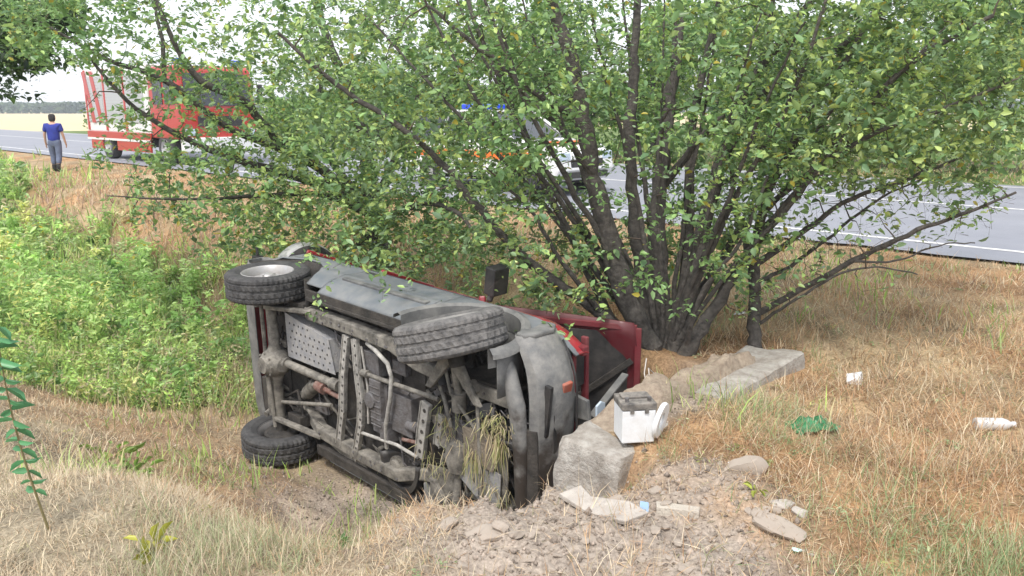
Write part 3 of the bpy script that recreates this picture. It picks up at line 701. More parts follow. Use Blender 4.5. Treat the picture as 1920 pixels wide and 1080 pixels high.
ztop = lambda x: 1.03 if x < .7 else 1.03-.10*((x-.7)/1.1)**1.5
for sg in (-1, 1):
    side_panel('fender', .652, 1.78, sg, lambda x: .44 if x < 1.5 else .805, ztop)
    d_ = side_panel('door', -.50, .644, sg, .40, ztop)
    side_panel('rear_quarter', -1.72, -.508, sg, .44, ztop)
    b = MB(); b.beam((-.42, sg*.812, .60), (.60, sg*.812, .60), .02, .05); b.build('rub_strip', M_plast, d_, bevel=.006)
    b = MB(); b.box((-.38, sg*.80, .84), (.16, .03, .035)); b.build('handle', M_black, d_, bevel=.008)
    # wheel arch flares and liners
    for cx in (AX, -AX):
        b = MB(); n = 30; vs = []; prof = [(.425, .70), (.425, .825), (.45, .842), (.485, .825), (.49, .80)]
        for k in range(n+1):
            th = R(-14)+R(208)*k/n
            for rr_, yy in prof:
                x = cx+rr_*math.cos(th); z = ZC+rr_*math.sin(th); vs.append((x, sg*(yy-(.16*max(0, (x-1.35)/.45)**2 if x > 0 else 0)), z))
        m_ = len(prof); b.add(vs, [(k*m_+j_, (k+1)*m_+j_, (k+1)*m_+j_+1, k*m_+j_+1) for k in range(n) for j_ in range(m_-1)])
        if cx > 0: b.build('wheel_arch_flare', M_plast, car, smooth=True)
        b = MB(); vs = []
        for k in range(n+1):
            th = (R(8)+R(164)*k/n) if cx < 0 else (R(-6)+R(180)*k/n)
            for yy in (.46, .60, .79): vs.append((cx+.432*math.cos(th), sg*yy, ZC+.432*math.sin(th)))
        b.add(vs, [(k*3+j_, (k+1)*3+j_, (k+1)*3+j_+1, k*3+j_+1) for k in range(n) for j_ in range(2)])
        b.build('arch_liner', M_under if cx < 0 else M_plast, car, smooth=True, solid=.006)
        b = MB(); b.prism([(cx+.44*math.cos(R(a)), ZC+.44*math.sin(R(a))) for a in range(12, 171, 12)], 'y', sg*.455, sg*.46)
        b.build('inner_wing', M_under, car)
    # greenhouse
    def gy(z): return sg*(.755-.25*(z-1.03)/.55)
    b = MB()
    for (a0, a1) in (((.70, 1.03), (.16, 1.55)), ((-.52, 1.03), (-.50, 1.55)), ((-1.68, 1.03), (-1.55, 1.55))):
        b.beam((a0[0], gy(a0[1]), a0[1]), (a1[0], gy(a1[1]), a1[1]), .05, .07, (0, 1, 0))
    b.beam((.2, gy(1.55), 1.55), (-1.58, gy(1.55), 1.55), .05, .05); b.build('pillar_frame', M_red, car, bevel=.01)
    for (x0, x1, x2, x3) in ((.62, -.47, -.46, .17), (-.56, -1.62, -1.52, -.54)):
        b = MB(); vs = [(x0, gy(1.04), 1.04), (x1, gy(1.04), 1.04), (x2, gy(1.53), 1.53), (x3, gy(1.53), 1.53)]
        b.add(vs, [(0, 1, 2, 3)]); b.build('side_window', M_glassd, car, solid=.006)
    # inner sill, frame rail
    b = MB(); b.box((-.02, sg*.64, .50), (1.3, .03, .22)); b.box((-.02, sg*.675, .405), (1.34, .085, .02)); b.build('sill', M_under, car, bevel=.006)
b = MB(); n = 8; vs = []
for (x, z, hw_) in ((.20, 1.56, .50), (-.1, 1.62, .50), (-.8, 1.64, .51), (-1.4, 1.61, .50), (-1.6, 1.54, .48)):
    for k in range(n+1):
        f = -1+2*k/n; vs.append((x, f*hw_, z-.05*f*f-.03*f**6))
b.add(vs, [(i_*(n+1)+k, i_*(n+1)+k+1, (i_+1)*(n+1)+k+1, (i_+1)*(n+1)+k) for i_ in range(4) for k in range(n)])
b.build('roof', M_red, car, smooth=True, solid=.02)
b = MB(); b.add([(.72, .68, 1.05), (.72, -.68, 1.05), (.22, -.50, 1.52), (.22, .50, 1.52)], [(0, 1, 2, 3)]); b.build('windscreen', M_glassd, car, solid=.008)
b = MB(); b.box((-1.70, 0, .76), (.06, 1.34, .62)); b.box((-1.66, 0, 1.30), (.05, 1.04, .5), (0, R(10), 0)); b.build('tailgate', M_red, car, bevel=.02)
b = MB(); b.add([(-1.72, .5, 1.12), (-1.72, -.5, 1.12), (-1.64, -.46, 1.48), (-1.64, .46, 1.48)], [(0, 1, 2, 3)]); b.build('rear_window', M_glassd, car, solid=.006)
for sg in (-1, 1):
    b = MB(); b.box((-1.73, sg*.66, .86), (.05, .10, .22)); b.build('tail_light', M_orange, car, bevel=.01)
# rear bumper
b = MB(); poly = [(-1.60, .42), (-1.74, .42), (-1.84, .47), (-1.85, .60), (-1.80, .64), (-1.70, .64)]; vs = []
ys = np.linspace(-.78, .78, 15)
for y_ in ys:
    bend = .12*max(0, (abs(y_)-.5)/.28)**2
    vs += [(x+bend, y_, z) for x, z in poly]
m_ = len(poly); b.add(vs, [(i_*m_+k, (i_+1)*m_+k, (i_+1)*m_+k+1, i_*m_+k+1) for i_ in range(14) for k in range(m_-1)])
b.build('rear_bumper', M_plast, car, smooth=True, solid=.008)
b = MB(); b.box((-1.80, -.76, .60), (.09, .05, .07)); b.tube([(-1.80, -.78, .6), (-1.80, -.86, .6)], .014, 8); b.build('reflector', M_black, car, bevel=.01)

# floor pan with pressed ribs
b = MB(); b.box((-.25, 0, .56), (2.7, 1.30, .02))
for k in range(9):
    b.box((-1.3+k*.27, .36, .546), (.05, .5, .016)); b.box((-1.3+k*.27, -.36, .546), (.05, .5, .016))
b.box((-.2, 0, .60), (2.4, .24, .10)); b.box((.78, 0, .80), (.03, 1.3, .5))
b.build('floor_pan', M_under, car)
# ladder frame
for sg in (-1, 1):
    b = MB(); pts = [(-1.75, sg*.47, .55), (-1.35, sg*.47, .58), (-.95, sg*.48, .54), (-.66, sg*.51, .44), (0, sg*.52, .43), (.42, sg*.51, .43), (.66, sg*.42, .46), (.95, sg*.38, .50), (1.55, sg*.38, .50)]
    for p, q in zip(pts, pts[1:]):
        d = (Vector(q)-Vector(p)).normalized()*.012; b.beam(Vector(p)-d, Vector(q)+d, .095, .10)
    b.build('frame_rail', M_frame, car, bevel=.012)
def perforated(name, pts, w_, h_, nh, hr=.011, par=car, m=M_cross):
    b = MB()
    for p, q in zip(pts, pts[1:]):
        b.beam(p, q, w_, h_); d = (Vector(q)-Vector(p)).normalized(); s_ = d.cross(Vector((0, 0, 1))).normalized()
        for sg in (-1, 1): b.beam(Vector(p)+s_*sg*w_*.5-Vector((0, 0, h_*.5)), Vector(q)+s_*sg*w_*.5-Vector((0, 0, h_*.5)), .007, .022)
    o = b.build(name, m, par, bevel=.003)
    hb = MB(); tot = sum((Vector(q)-Vector(p)).length for p, q in zip(pts, pts[1:]))
    for k in range(nh):
        L = tot*(k+.7)/(nh+.4)
        for p, q in zip(pts, pts[1:]):
            l = (Vector(q)-Vector(p)).length
            if L <= l: c = Vector(p).lerp(Vector(q), L/l); break
            L -= l
        hb.lathe([(0, -.0015), (hr, -.0015), (hr, 0), (0, .0)], 10, (c.x, c.y, c.z-h_/2-.0005), 'z')
    tag(hb.build('hole', M_black, o), kind='stuff'); return o
perforated('crossmember', [(-.14, -.45, .41), (-.20, -.12, .395), (-.24, .18, .395), (-.35, .52, .41)], .062, .03, 13)
perforated('crossmember', [(-.03, -.45, .41), (.0, -.2, .395), (.03, .02, .39), (.0, .22, .395), (-.14, .58, .41)], .055, .03, 14)
perforated('crossmember', [(.80, -.18, .40), (.75, .05, .395), (.69, .27, .41)], .085, .03, 5, .016)
perforated('crossmember', [(.93, -.12, .42), (.88, .12, .42)], .06, .03, 2, .012)
# dimpled fuel tank guard
b = MB(); b.prism([(-1.04, -.45), (-.40, -.36), (-.33, -.08), (-1.04, -.06)], 'z', .40, .405); b.prism([(-1.02, -.44), (-.41, -.35), (-.35, -.09), (-1.02, -.07)], 'z', .405, .53)
tk = b.build('fuel_tank_guard', M_skid, car, bevel=.01)
b = MB(); rg = random.Random(4)
for i_ in range(9):
    for j_ in range(5):
        x = -.97+i_*.068+(j_ % 2)*.03; y = -.37+j_*.062+.012*i_*0+(.0 if i_ < 8 else .02)
        if y < -.44+(x+1.04)*.14+.02: continue
        b.lathe([(0, -.002), (.009, -.002), (.010, 0)], 8, (x, y, .3995), 'z')
tag(b.build('dimple', M_black, tk), kind='stuff')
# drive line
b = MB(); b.tube([(-1.05, -.02, .36), (-.35, .02, .43)], .034, 14); b.tube([(-1.08, -.02, .355), (-1.0, -.018, .365)], .05, 12); b.tube([(-.42, .015, .42), (-.33, .02, .43)], .05, 12); b.build('propshaft', M_frame, car, smooth=True)
b = MB(); b.tube([(-.60, .075, .40), (-.50, .085, .40)], .048, 14); b.tube([(-.50, .085, .40), (-.30, .11, .42)], .022, 10); b.build('exhaust_joint', M_rust, car, smooth=True)
b = MB(); b.tube([(-.60, .08, .41), (-.75, .12, .43), (-.95, .3, .47), (-1.25, .38, .60), (-1.6, .36, .5)], .026, 10); b.tube([(-.9, .25, .48), (-.70, .10, .46)], .06, 12); b.build('exhaust', M_frame, car, smooth=True)
b = MB(); b.tube([(.06, -.20, .40), (.94, -.25, .385)], .017, 10); b.tube([(.04, -.2, .40), (.12, -.205, .40)], .03, 10); b.build('front_propshaft', M_frame, car, smooth=True)
b = MB(); b.tube([(.10, -.44, .42), (.26, -.43, .38), (.40, -.37, .375), (.44, -.28, .375), (.41, -.1, .375), (.34, .12, .375), (.30, .33, .40)], .016, 10); b.tube([(.0, .30, .39), (.45, .25, .385), (.68, .27, .39)], .013, 8)
b.tube([(.02, -.40, .42), (.1, -.1, .40), (.08, .2, .40)], .009, 6); b.build('gearbox_hoop', M_cross, car, smooth=True)
# gearbox and transfer case
b = MB(); b.box((.22, .04, .50), (.20, .42, .17)); b.box((.22, -.02, .40), (.13, .34, .05), taper=1.1); b.box((.30, .2, .45), (.10, .16, .14)); b.box((.10, -.28, .50), (.22, .18, .14)); b.box((.46, .02, .52), (.26, .30, .2))
for k in range(7): b.box((.22, -.14+k*.05, .372), (.12, .008, .012))
b.lathe([(0, .36), (.06, .36), (.07, .40), (.07, .5)], 16, (.16, -.02, 0), 'z'); b.build('gearbox', M_alu, car, bevel=.008)
b = MB(); b.tube([(.54, .08, .43), (.66, .07, .43)], .038, 14); b.build('starter_motor', M_alu, car, smooth=True)
b = MB(); b.tube([(.49, .20, .41), (.66, .17, .41)], .014, 8); b.build('rusty_rod', M_rust, car, smooth=True)
# curved guard low on the left
b = MB(); vs = []; n = 16
for k in range(n+1):
    th = PI*(.02+.98*k/n)
    for (rr_, zz) in ((.0, .47), (.20, .45), (.215, .40), (.25, .40), (.26, .46)):
        vs.append((.44-.23*rr_/.25*math.cos(th)*1.0, .36+rr_*1.05*math.sin(th)*1.1, zz))
b.add(vs, [(k*5+j_, (k+1)*5+j_, (k+1)*5+j_+1, k*5+j_+1) for k in range(n) for j_ in range(4)]); gd = b.build('side_guard', M_black, car, smooth=True, solid=.005)
b = MB(); b.lathe([(0, .41), (.05, .41), (.055, .43), (.075, .43), (.08, .47)], 20, (.36, .47, 0), 'z'); b.build('drain_cover', M_frame, gd, smooth=True)
b = MB(); b.prism([(-.70, .44), (-.30, .50), (.15, .70), (-.1, .70), (-.66, .56)], 'z', .43, .44); b.build('floor_side_panel', M_frame, car)
# rear axle
b = MB(); b.tube([(-AX, -.66, .34), (-AX, -.16, .34), (-AX, -.10, .34)], [.045, .045, .07], 14); b.tube([(-AX, .66, .34), (-AX, .16, .34), (-AX, .10, .34)], [.045, .045, .07], 14)
b.lathe([(0, -.13), (.06, -.125), (.115, -.07), (.135, 0), (.115, .07), (.06, .125), (0, .13)], 20, (-AX, -.0, .34), 'x'); b.lathe([(0, -.10), (.07, -.10), (.09, -.06), (.08, -.02), (.05, .03)], 18, (-AX+.0, 0, .34-.03), 'z')
for k in range(8): b.tube([(-AX+.1*math.cos(k*PI/4), .1*math.sin(k*PI/4), .245), (-AX+.1*math.cos(k*PI/4), .1*math.sin(k*PI/4), .235)], .01, 6)
ax_ = b.build('rear_axle', M_frame, car, smooth=True)
for sg in (-1, 1):
    b = MB(); pts = [(-AX+.02+.055*math.cos(a*.55), sg*.46+.055*math.sin(a*.55), .38+a*.0042) for a in range(58)]; b.tube(pts, .008, 6); b.build('coil_spring', M_under, car, smooth=True)
    b = MB(); b.tube([(-AX-.13, sg*.50, .27), (-AX-.2, sg*.44, .50)], .026, 10); b.tube([(-AX-.2, sg*.44, .48), (-AX-.25, sg*.41, .66)], .016, 8); b.build('shock_absorber', M_frame, car, smooth=True)
    b = MB(); b.beam((-AX, sg*.50, .29), (-.60, sg*.54, .40), .035, .05); b.build('trailing_arm', M_frame, car, bevel=.008)
b = MB(); b.tube([(-1.34, .47, .36), (-1.30, .40, .33), (-.42, .20, .40)], .017, 10); b.build('track_rod', M_frame, car, smooth=True)
b = MB(); b.tube([(-1.16, .05, .26), (-1.16, .58, .29)], .02, 10); b.tube([(-1.24, -.50, .30), (-1.24, .5, .30)], .018, 8); b.build('brake_pipe', M_frame, car, smooth=True)
b = MB(); b.tube([(-1.30, .42, .40), (-1.0, .25, .44), (-.9, .46, .42)], .015, 8); b.tube([(-1.38, -.52, .45), (-1.4, .52, .45)], .035, 10); b.box((-1.42, .38, .42), (.14, .3, .1)); b.box((-.86, -.52, .47), (.22, .10, .12)); b.box((-.98, .50, .45), (.2, .1, .16)); b.build('rear_bracket', M_under, car, bevel=.006)
# wheels
RT = .345
def wheel(cx, sg, steer, tyre_m, facing):
    rim_m = M_rimd if tyre_m is M_tyred else M_rim
    wl = bpy.data.objects.new('wheel', None); COL.objects.link(wl); wl.parent = car
    wl.location = (cx, sg*.70, .34); wl.rotation_euler = (0, 0, steer)
    N = 108; hw_ = .105
    prof = [(.20, -.085), (.215, -.098), (.26, -.112), (.30, -.112), (.326, -hw_), (.343, -.088), (.345, -.070), (.345, -.066), (.334, -.062), (.334, -.052), (.345, -.048), (.345, -.014), (.334, -.011), (.334, .011), (.345, .014), (.345, .048), (.334, .052), (.334, .062), (.345, .066), (.345, .070), (.343, .088), (.326, hw_), (.30, .112), (.26, .112), (.215, .098), (.20, .085)]
    def rm(i, k):
        if i in (4, 5, 6, 7, 18, 19, 20, 21): return -.008 if k % 2 == 0 else 0
        if i in (10, 11, 14, 15): return -.007 if (k+i) % 3 == 0 else 0
        return 0
    b = MB(); b.lathe(prof, N, (0, 0, 0), 'y', rm=rm); b.build('tyre', tyre_m, wl, recalc=True)
    o = sg  # outboard side sign
    b = MB(); n = 40
    prof = [(.215, o*.095), (.208, o*.100), (.195, o*.088), (.185, o*.05), (.180, o*.02), (.165, o*.022), (.12, o*.045), (.085, o*.05), (.07, o*.045), (.045, o*.075), (0, o*.08)]
    b.lathe(prof, n, (0, 0, 0), 'y', skip=lambda i, k: i == 5 and k % 5 in (1, 2, 3))
    b.lathe([(.205, -.09), (.185, -.06), (.18, 0), (.185, .05)], n, (0, 0, 0), 'y')
    for k in range(5):
        a = k*2*PI/5; b.tube([(.055*math.cos(a), o*.045, .055*math.sin(a)), (.055*math.cos(a), o*.075, .055*math.sin(a))], .008, 6)
    b.build('rim', rim_m, wl, smooth=True)
    b = MB(); b.lathe([(0, -o*.08), (.13, -o*.08), (.15, -o*.06), (.15, o*.01), (0, o*.01)], 28, (0, 0, 0), 'y'); b.tube([(0, -o*.08, 0), (0, -o*.2, 0)], .05, 12); b.build('brake_drum', M_under, wl, smooth=True)
    return wl
wheel(-AX, -1, 0, M_tyre, 1); wheel(-AX, 1, R(2), M_tyre, -1); fw_ = wheel(AX, -1, R(-13), M_tyred, 1); fw_.rotation_euler = (R(-1.5), 0, R(-17)); fw_.scale = (1.04, 1.04, 1.04); fw_.location = (AX-.01, -.765, .34); wheel(AX-.1, .92, R(-11), M_tyred, -1)
# spare wheel on the tailgate
sw = bpy.data.objects.new('spare_wheel', None); COL.objects.link(sw); sw.parent = car; sw.location = (-1.88, -.455, 1.12)
b = MB(); b.lathe([(.18, .09), (.30, .09), (.335, .07), (.34, 0), (.335, -.07), (.30, -.09), (.2, -.09)], 48, (0, 0, 0), 'x'); b.build('tyre', M_tyre, sw, smooth=True)
b = MB(); b.lathe([(.32, .075), (.345, .06), (.352, .03), (.354, -.06), (.33, -.105), (.25, -.12), (0, -.125)], 48, (0, 0, 0), 'x'); b.build('wheel_cover', M_silver, sw, smooth=True)
# mirrors
for sg in (-1, 1):
    b = MB(); b.box((.78, sg*.91, 1.10), (.10, .21, .15), (0, 0, R(-8*sg))); b.tube([(.76, sg*.76, 1.04), (.77, sg*.84, 1.07)], .025, 8); b.build('mirror', M_black, car, bevel=.025)
# front bumper: grey at the top, torn, mud and shade painted in lower down
M_bump = mat('scuffed_shaded_bumper_plastic', (.11, .113, .115), .55, dust=.45, dscale=10, dustcol=(.28, .27, .25), bump=.3, bscale=30)
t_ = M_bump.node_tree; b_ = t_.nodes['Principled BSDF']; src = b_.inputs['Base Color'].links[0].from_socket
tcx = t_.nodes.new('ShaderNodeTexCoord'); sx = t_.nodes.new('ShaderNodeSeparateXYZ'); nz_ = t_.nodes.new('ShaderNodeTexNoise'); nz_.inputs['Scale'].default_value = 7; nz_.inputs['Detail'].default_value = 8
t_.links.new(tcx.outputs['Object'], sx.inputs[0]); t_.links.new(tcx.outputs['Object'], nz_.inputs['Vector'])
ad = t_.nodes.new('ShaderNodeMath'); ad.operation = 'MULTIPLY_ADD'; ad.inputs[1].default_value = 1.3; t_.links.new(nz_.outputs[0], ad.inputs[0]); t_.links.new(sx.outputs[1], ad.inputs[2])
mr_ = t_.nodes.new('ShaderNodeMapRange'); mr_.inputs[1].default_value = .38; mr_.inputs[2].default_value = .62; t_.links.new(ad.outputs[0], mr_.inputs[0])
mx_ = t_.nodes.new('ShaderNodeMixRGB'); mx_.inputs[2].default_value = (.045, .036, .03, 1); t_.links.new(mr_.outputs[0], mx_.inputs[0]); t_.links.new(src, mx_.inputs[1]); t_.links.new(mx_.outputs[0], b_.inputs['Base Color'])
poly = [(1.68, .49), (1.72, .455), (1.775, .47), (1.81, .54), (1.82, .62), (1.82, .72), (1.78, .79), (1.70, .80)]
b = MB(); ys = np.linspace(-.82, .82, 37); vs = []
for y_ in ys:
    e = max(0, (abs(y_)-.42)/.40); bend = .17*e**2.2; k2 = max(0, (abs(y_)-.70)/.12)
    for (x, z) in poly:
        xx = x-bend*(.7+.3*(x-1.6)/.22); zz = z+(.03*k2 if z < .5 else -.01*k2)
        if .5 < z < .75 and abs(y_) < .5: xx -= .0
        vs.append((xx, y_, zz))
m_ = len(poly); b.add(vs, [(i_*m_+k, (i_+1)*m_+k, (i_+1)*m_+k+1, i_*m_+k+1) for i_ in range(36) for k in range(m_-1)])
b.v = [(v[0]+.03*(fbm(np.array([v[1]*5]), np.array([v[2]*5]), 3)[0]-.5)-.05*max(0, v[1]+.1)*fbm(np.array([v[1]*9]), np.array([v[2]*9+4]), 2)[0], v[1], v[2]+.02*(fbm(np.array([v[1]*6+9]), np.array([v[0]*6]), 2)[0]-.5)) for v in b.v]
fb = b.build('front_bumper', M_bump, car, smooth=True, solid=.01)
for sg in (-1, 1):   # bumper ends closing back to the arches
    b = MB(); b.prism([(1.56, .50), (1.63, .49), (1.67, .56), (1.68, .72), (1.62, .80), (1.53, .80), (1.57, .64), (1.55, .55)], 'y', sg*.80, sg*.835); b.build('bumper_end', M_plast, fb, bevel=.012)
for sg in (-1, 1):
    b = MB(); b.box((1.79, sg*.43, .68), (.05, .20, .085), (0, 0, R(-sg*12))); b.build('indicator', M_orange, fb, bevel=.008)
    b = MB(); b.tube([(1.835-.17*max(0, (a-.42)/.4)**2.2, sg*a, .755) for a in np.linspace(0, .76, 12)], .007, 6); b.build('bumper_groove', M_black, fb)
    b = MB(); b.tube([(1.70, sg*.685, .50), (1.735, sg*.685, .60), (1.74, sg*.685, .72), (1.71, sg*.685, .80)], .007, 6); b.build('bumper_seam', M_black, fb)
    b = MB(); b.box((1.80, sg*.38, .515), (.05, .34, .028), (0, 0, R(-sg*7))); b.build('bumper_slot', M_black, fb, bevel=.004)
    b = MB(); b.box((1.795, sg*.22, .60), (.05, .26, .09), (0, 0, 0)); b.build('fog_recess', M_black, fb, bevel=.006)
# inner rear lip of the bumper / tow bar, runs down the middle of the view
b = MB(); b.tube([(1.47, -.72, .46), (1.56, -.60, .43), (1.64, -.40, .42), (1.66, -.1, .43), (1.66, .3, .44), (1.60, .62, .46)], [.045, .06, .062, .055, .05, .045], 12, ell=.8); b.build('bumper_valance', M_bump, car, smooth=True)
b = MB(); b.tube([(1.72, -.25, .47), (1.74, .2, .46), (1.70, .55, .47)], [.05, .055, .05], 10, ell=.7); b.build('lower_lip', M_under, car, smooth=True)
# slam panel, lamps, grille wreckage
b = MB(); b.beam((1.70, -.72, .99), (1.72, .70, .99), .05, .03); b.beam((1.72, -.66, .86), (1.72, .66, .86), .018, .035); b.box((1.75, -.66, .905), (.06, .06, .06)); b.build('slam_panel', M_redd, car, bevel=.008)
b = MB(); b.box((1.66, -.52, .90), (.10, .24, .15)); b.box((1.66, .5, .90), (.1, .24, .15)); b.box((1.62, 0, .82), (.03, .7, .36))
for k in range(7): b.tube([(1.66, -.4+.1*k, .70), (1.68, -.38+.1*k, .98)], .006, 5)
b.build('radiator', M_black, car, bevel=.01)
b = MB(); b.prism([(1.62, -.40), (1.86, -.37), (1.88, -.24), (1.66, -.22)], 'z', .82, .85); b.prism([(1.60, -.34), (1.72, -.40), (1.92, -.12), (1.86, -.05)], 'z', .85, .862); b.build('broken_grille', M_plast, car, bevel=.004)
b = MB(); b.beam((1.82, -.22, .92), (1.80, -.40, 1.30), .05, .016, (0, 1, 0)); b.build('trim_strip', M_plast, car, bevel=.004)
b = MB(); b.prism([(1.74, -.26), (1.80, -.08), (1.86, .10), (1.70, .2), (1.64, -.1)], 'z', .93, .945); b.build('headlamp_housing', M_black, car, bevel=.004)
M_lens = mat('lamp_lens', (.55, .66, .78), .15, spec=.6, dust=.1)
b = MB(); b.prism([(-.34, .855), (-.19, .855), (-.16, .90), (-.19, .945), (-.34, .94), (-.36, .90)], 'x', 1.90, 1.915); b.build('lamp_glass', M_lens, car, bevel=.004)
# bonnet standing open
bn = bpy.data.objects.new('bonnet', None); COL.objects.link(bn); bn.parent = car; bn.location = (.74, 0, 1.06); bn.rotation_euler = (0, R(-29), 0)
b = MB(); vs = []; nx_, ny_ = 10, 14
for i_ in range(nx_+1):
    for k in range(ny_+1):
        f = -1+2*k/ny_; x = 1.12*i_/nx_-.03*f*f*i_/nx_*2; hw_ = .73-.05*(i_/nx_)
        vs.append((x, f*hw_, .035-.035*f*f-.05*(i_/nx_)**3+(.02 if .25 < abs(f) < .6 else 0)*math.sin(PI*i_/nx_)))
b.add(vs, [(i_*(ny_+1)+k, i_*(ny_+1)+k+1, (i_+1)*(ny_+1)+k+1, (i_+1)*(ny_+1)+k) for i_ in range(nx_) for k in range(ny_)])
b.build('bonnet_skin', M_redb, bn, smooth=True, solid=.012)
b = MB(); b.box((.55, 0, -.012), (.94, 1.2, .012)); b.build('bonnet_lining', M_black, bn, bevel=.004)
b = MB()
for (p, q) in (((.05, -.66, -.02), (1.08, -.64, -.03)), ((.05, .66, -.02), (1.08, .64, -.03)), ((1.09, -.64, -.03), (1.09, .64, -.03)), ((.06, -.64, -.02), (.06, .64, -.02))): b.beam(p, q, .045, .02)
b.build('bonnet_rib', M_redd, bn, bevel=.006)
b = MB()
for (p, q) in (((.1, -.6, -.03), (.62, -.05, -.035)), ((.1, .6, -.03), (.62, .05, -.035)), ((.62, -.05, -.035), (1.05, -.4, -.035)), ((.62, .05, -.035), (1.05, .4, -.035))): b.beam(p, q, .045, .02)
b.build('bonnet_brace', M_under, bn, bevel=.004)
# engine bay: block, sump, front axle, arms, hoses
b = MB(); b.box((1.15, .05, .66), (.55, .40, .36)); b.box((1.15, .06, .46), (.36, .26, .08), taper=1.15); b.lathe([(0, 0), (.09, 0), (.1, .03), (.1, .08)], 18, (1.42, .05, .60), 'x')
for k in range(6): b.box((1.0+k*.07, .06, .415), (.012, .24, .016))
b.build('engine', M_alu, car, bevel=.01)
b = MB(); b.box((1.15, .0, .85), (.9, 1.0, .02)); b.box((1.12, -.44, .62), (.85, .02, .3)); b.box((1.12, .44, .62), (.85, .02, .3)); b.build('engine_bay_wall', M_under, car)
b = MB(); b.tube([(1.13, -.62, .36), (1.13, -.34, .40)], .026, 12); b.tube([(1.13, -.35, .40), (1.12, -.22, .41)], .05, 14); b.build('drive_shaft', M_frame, car, smooth=True)
b = MB(); b.tube([(1.10, .62, .36), (1.1, .2, .41)], .028, 12); b.lathe([(0, -.12), (.08, -.10), (.105, 0), (.08, .10), (0, .12)], 18, (1.10, .12, .42), 'y'); b.build('front_differential', M_frame, car, smooth=True)
for sg in (-1, 1):
    b = MB(); b.prism([(.86, sg*.34), (.92, sg*.34), (1.12, sg*.56), (1.34, sg*.34), (1.40, sg*.34), (1.18, sg*.64), (1.06, sg*.64)], 'z', .335, .365); b.build('control_arm', M_frame, car, bevel=.006)
    b = MB(); b.tube([(1.02, sg*.60, .36), (1.04, sg*.50, .62), (1.04, sg*.46, .80)], [.028, .03, .02], 10)
    pts = [(1.04+.06*math.cos(a*.6), sg*.49+.06*math.sin(a*.6), .55+a*.0045) for a in range(50)]; b.tube(pts, .008, 6); b.build('strut', M_under, car, smooth=True)
b = MB(); b.tube([(.98, -.56, .40), (1.08, -.34, .375), (1.32, -.14, .38)], .012, 8); b.tube([(.86, -.44, .42), (1.02, -.28, .37), (1.08, -.10, .37)], .014, 8); b.tube([(1.2, -.56, .38), (1.34, -.35, .37), (1.36, .3, .37), (1.25, .56, .38)], .013, 8); b.build('steering_rod', M_frame, car, smooth=True)
# lower splash plates
b = MB(); b.prism([(1.18, -.14), (1.44, -.16), (1.50, .02), (1.46, .10), (1.20, .06)], 'z', .372, .385); b.build('splash_plate', M_dry, car, bevel=.01)
b = MB(); b.prism([(1.22, .07), (1.52, .10), (1.50, .34), (1.30, .36), (1.05, .22), (1.02, .10)], 'z', .392, .40); b.box((1.30, .22, .385), (.03, .22, .014)); b.build('sump_guard', M_skid, car, bevel=.006)
b = MB(); b.prism([(.75, .30), (1.02, .26), (1.15, .40), (1.05, .55), (.8, .5)], 'z', .41, .42); b.build('belly_panel', M_frame, car, bevel=.006)
b = MB(); b.prism([(1.38, -.1), (1.56, -.05), (1.55, .3), (1.45, .3)], 'z', .415, .43); b.build('belly_panel', M_frame, car, bevel=.006)
rg = random.Random(12); b = MB(); b2 = MB(); b3 = MB()
for k in range(90):
    x = rg.uniform(.78, 1.56); y = rg.uniform(-.42, .42); z = rg.uniform(.40, .50); L = rg.uniform(.1, .34); a = rg.uniform(0, PI)
    dx, dy = L*math.cos(a), L*math.sin(a); tgt = (b, b2, b3)[k % 3]
    tgt.tube([(x, y, z), (x+dx*.4+rg.gauss(0, .03), y+dy*.4+rg.gauss(0, .03), z+rg.uniform(-.03, .04)), (x+dx, y+dy, z+rg.uniform(0, .1))], rg.choice([.004, .006, .008, .010, .014]), 6)
for k in range(50):
    tgt = (b, b2, b3)[k % 3]
    tgt.box((rg.uniform(.8, 1.5), rg.uniform(-.4, .42), rg.uniform(.42, .52)), (rg.uniform(.03, .12), rg.uniform(.03, .12), rg.uniform(.03, .1)), (rg.uniform(-.5, .5), rg.uniform(-.5, .5), rg.uniform(0, 3)))
for k in range(26):
    tgt = (b, b2, b3)[k % 3]; x = rg.uniform(-1.3, .75); y = rg.uniform(-.44, .5); z = rg.uniform(.46, .52)
    tgt.tube([(x, y, z), (x+rg.uniform(-.1, .1), y+rg.uniform(-.15, .15), z-.02), (x+rg.uniform(-.3, .3), y+rg.uniform(-.3, .3), z)], rg.choice([.005, .007, .01]), 6)
    tgt.box((x, y, .52), (rg.uniform(.04, .2), rg.uniform(.04, .12), .05))
for k in range(60):   # bolt heads
    x = rg.uniform(-1.2, 1.5); b3.lathe([(0, 0), (.010, 0), (.010, .02)], 6, (x, rg.choice([-.52, -.49, .5, .53]) if x < .45 else rg.choice([-.38, .38]), .375 if x > -.66 and x < .5 else .44), 'z')
tag(b.build('hoses', M_black, car, smooth=True), kind='stuff'); tag(b2.build('brackets', M_frame, car), kind='stuff'); tag(b3.build('fittings', M_alu, car), kind='stuff')
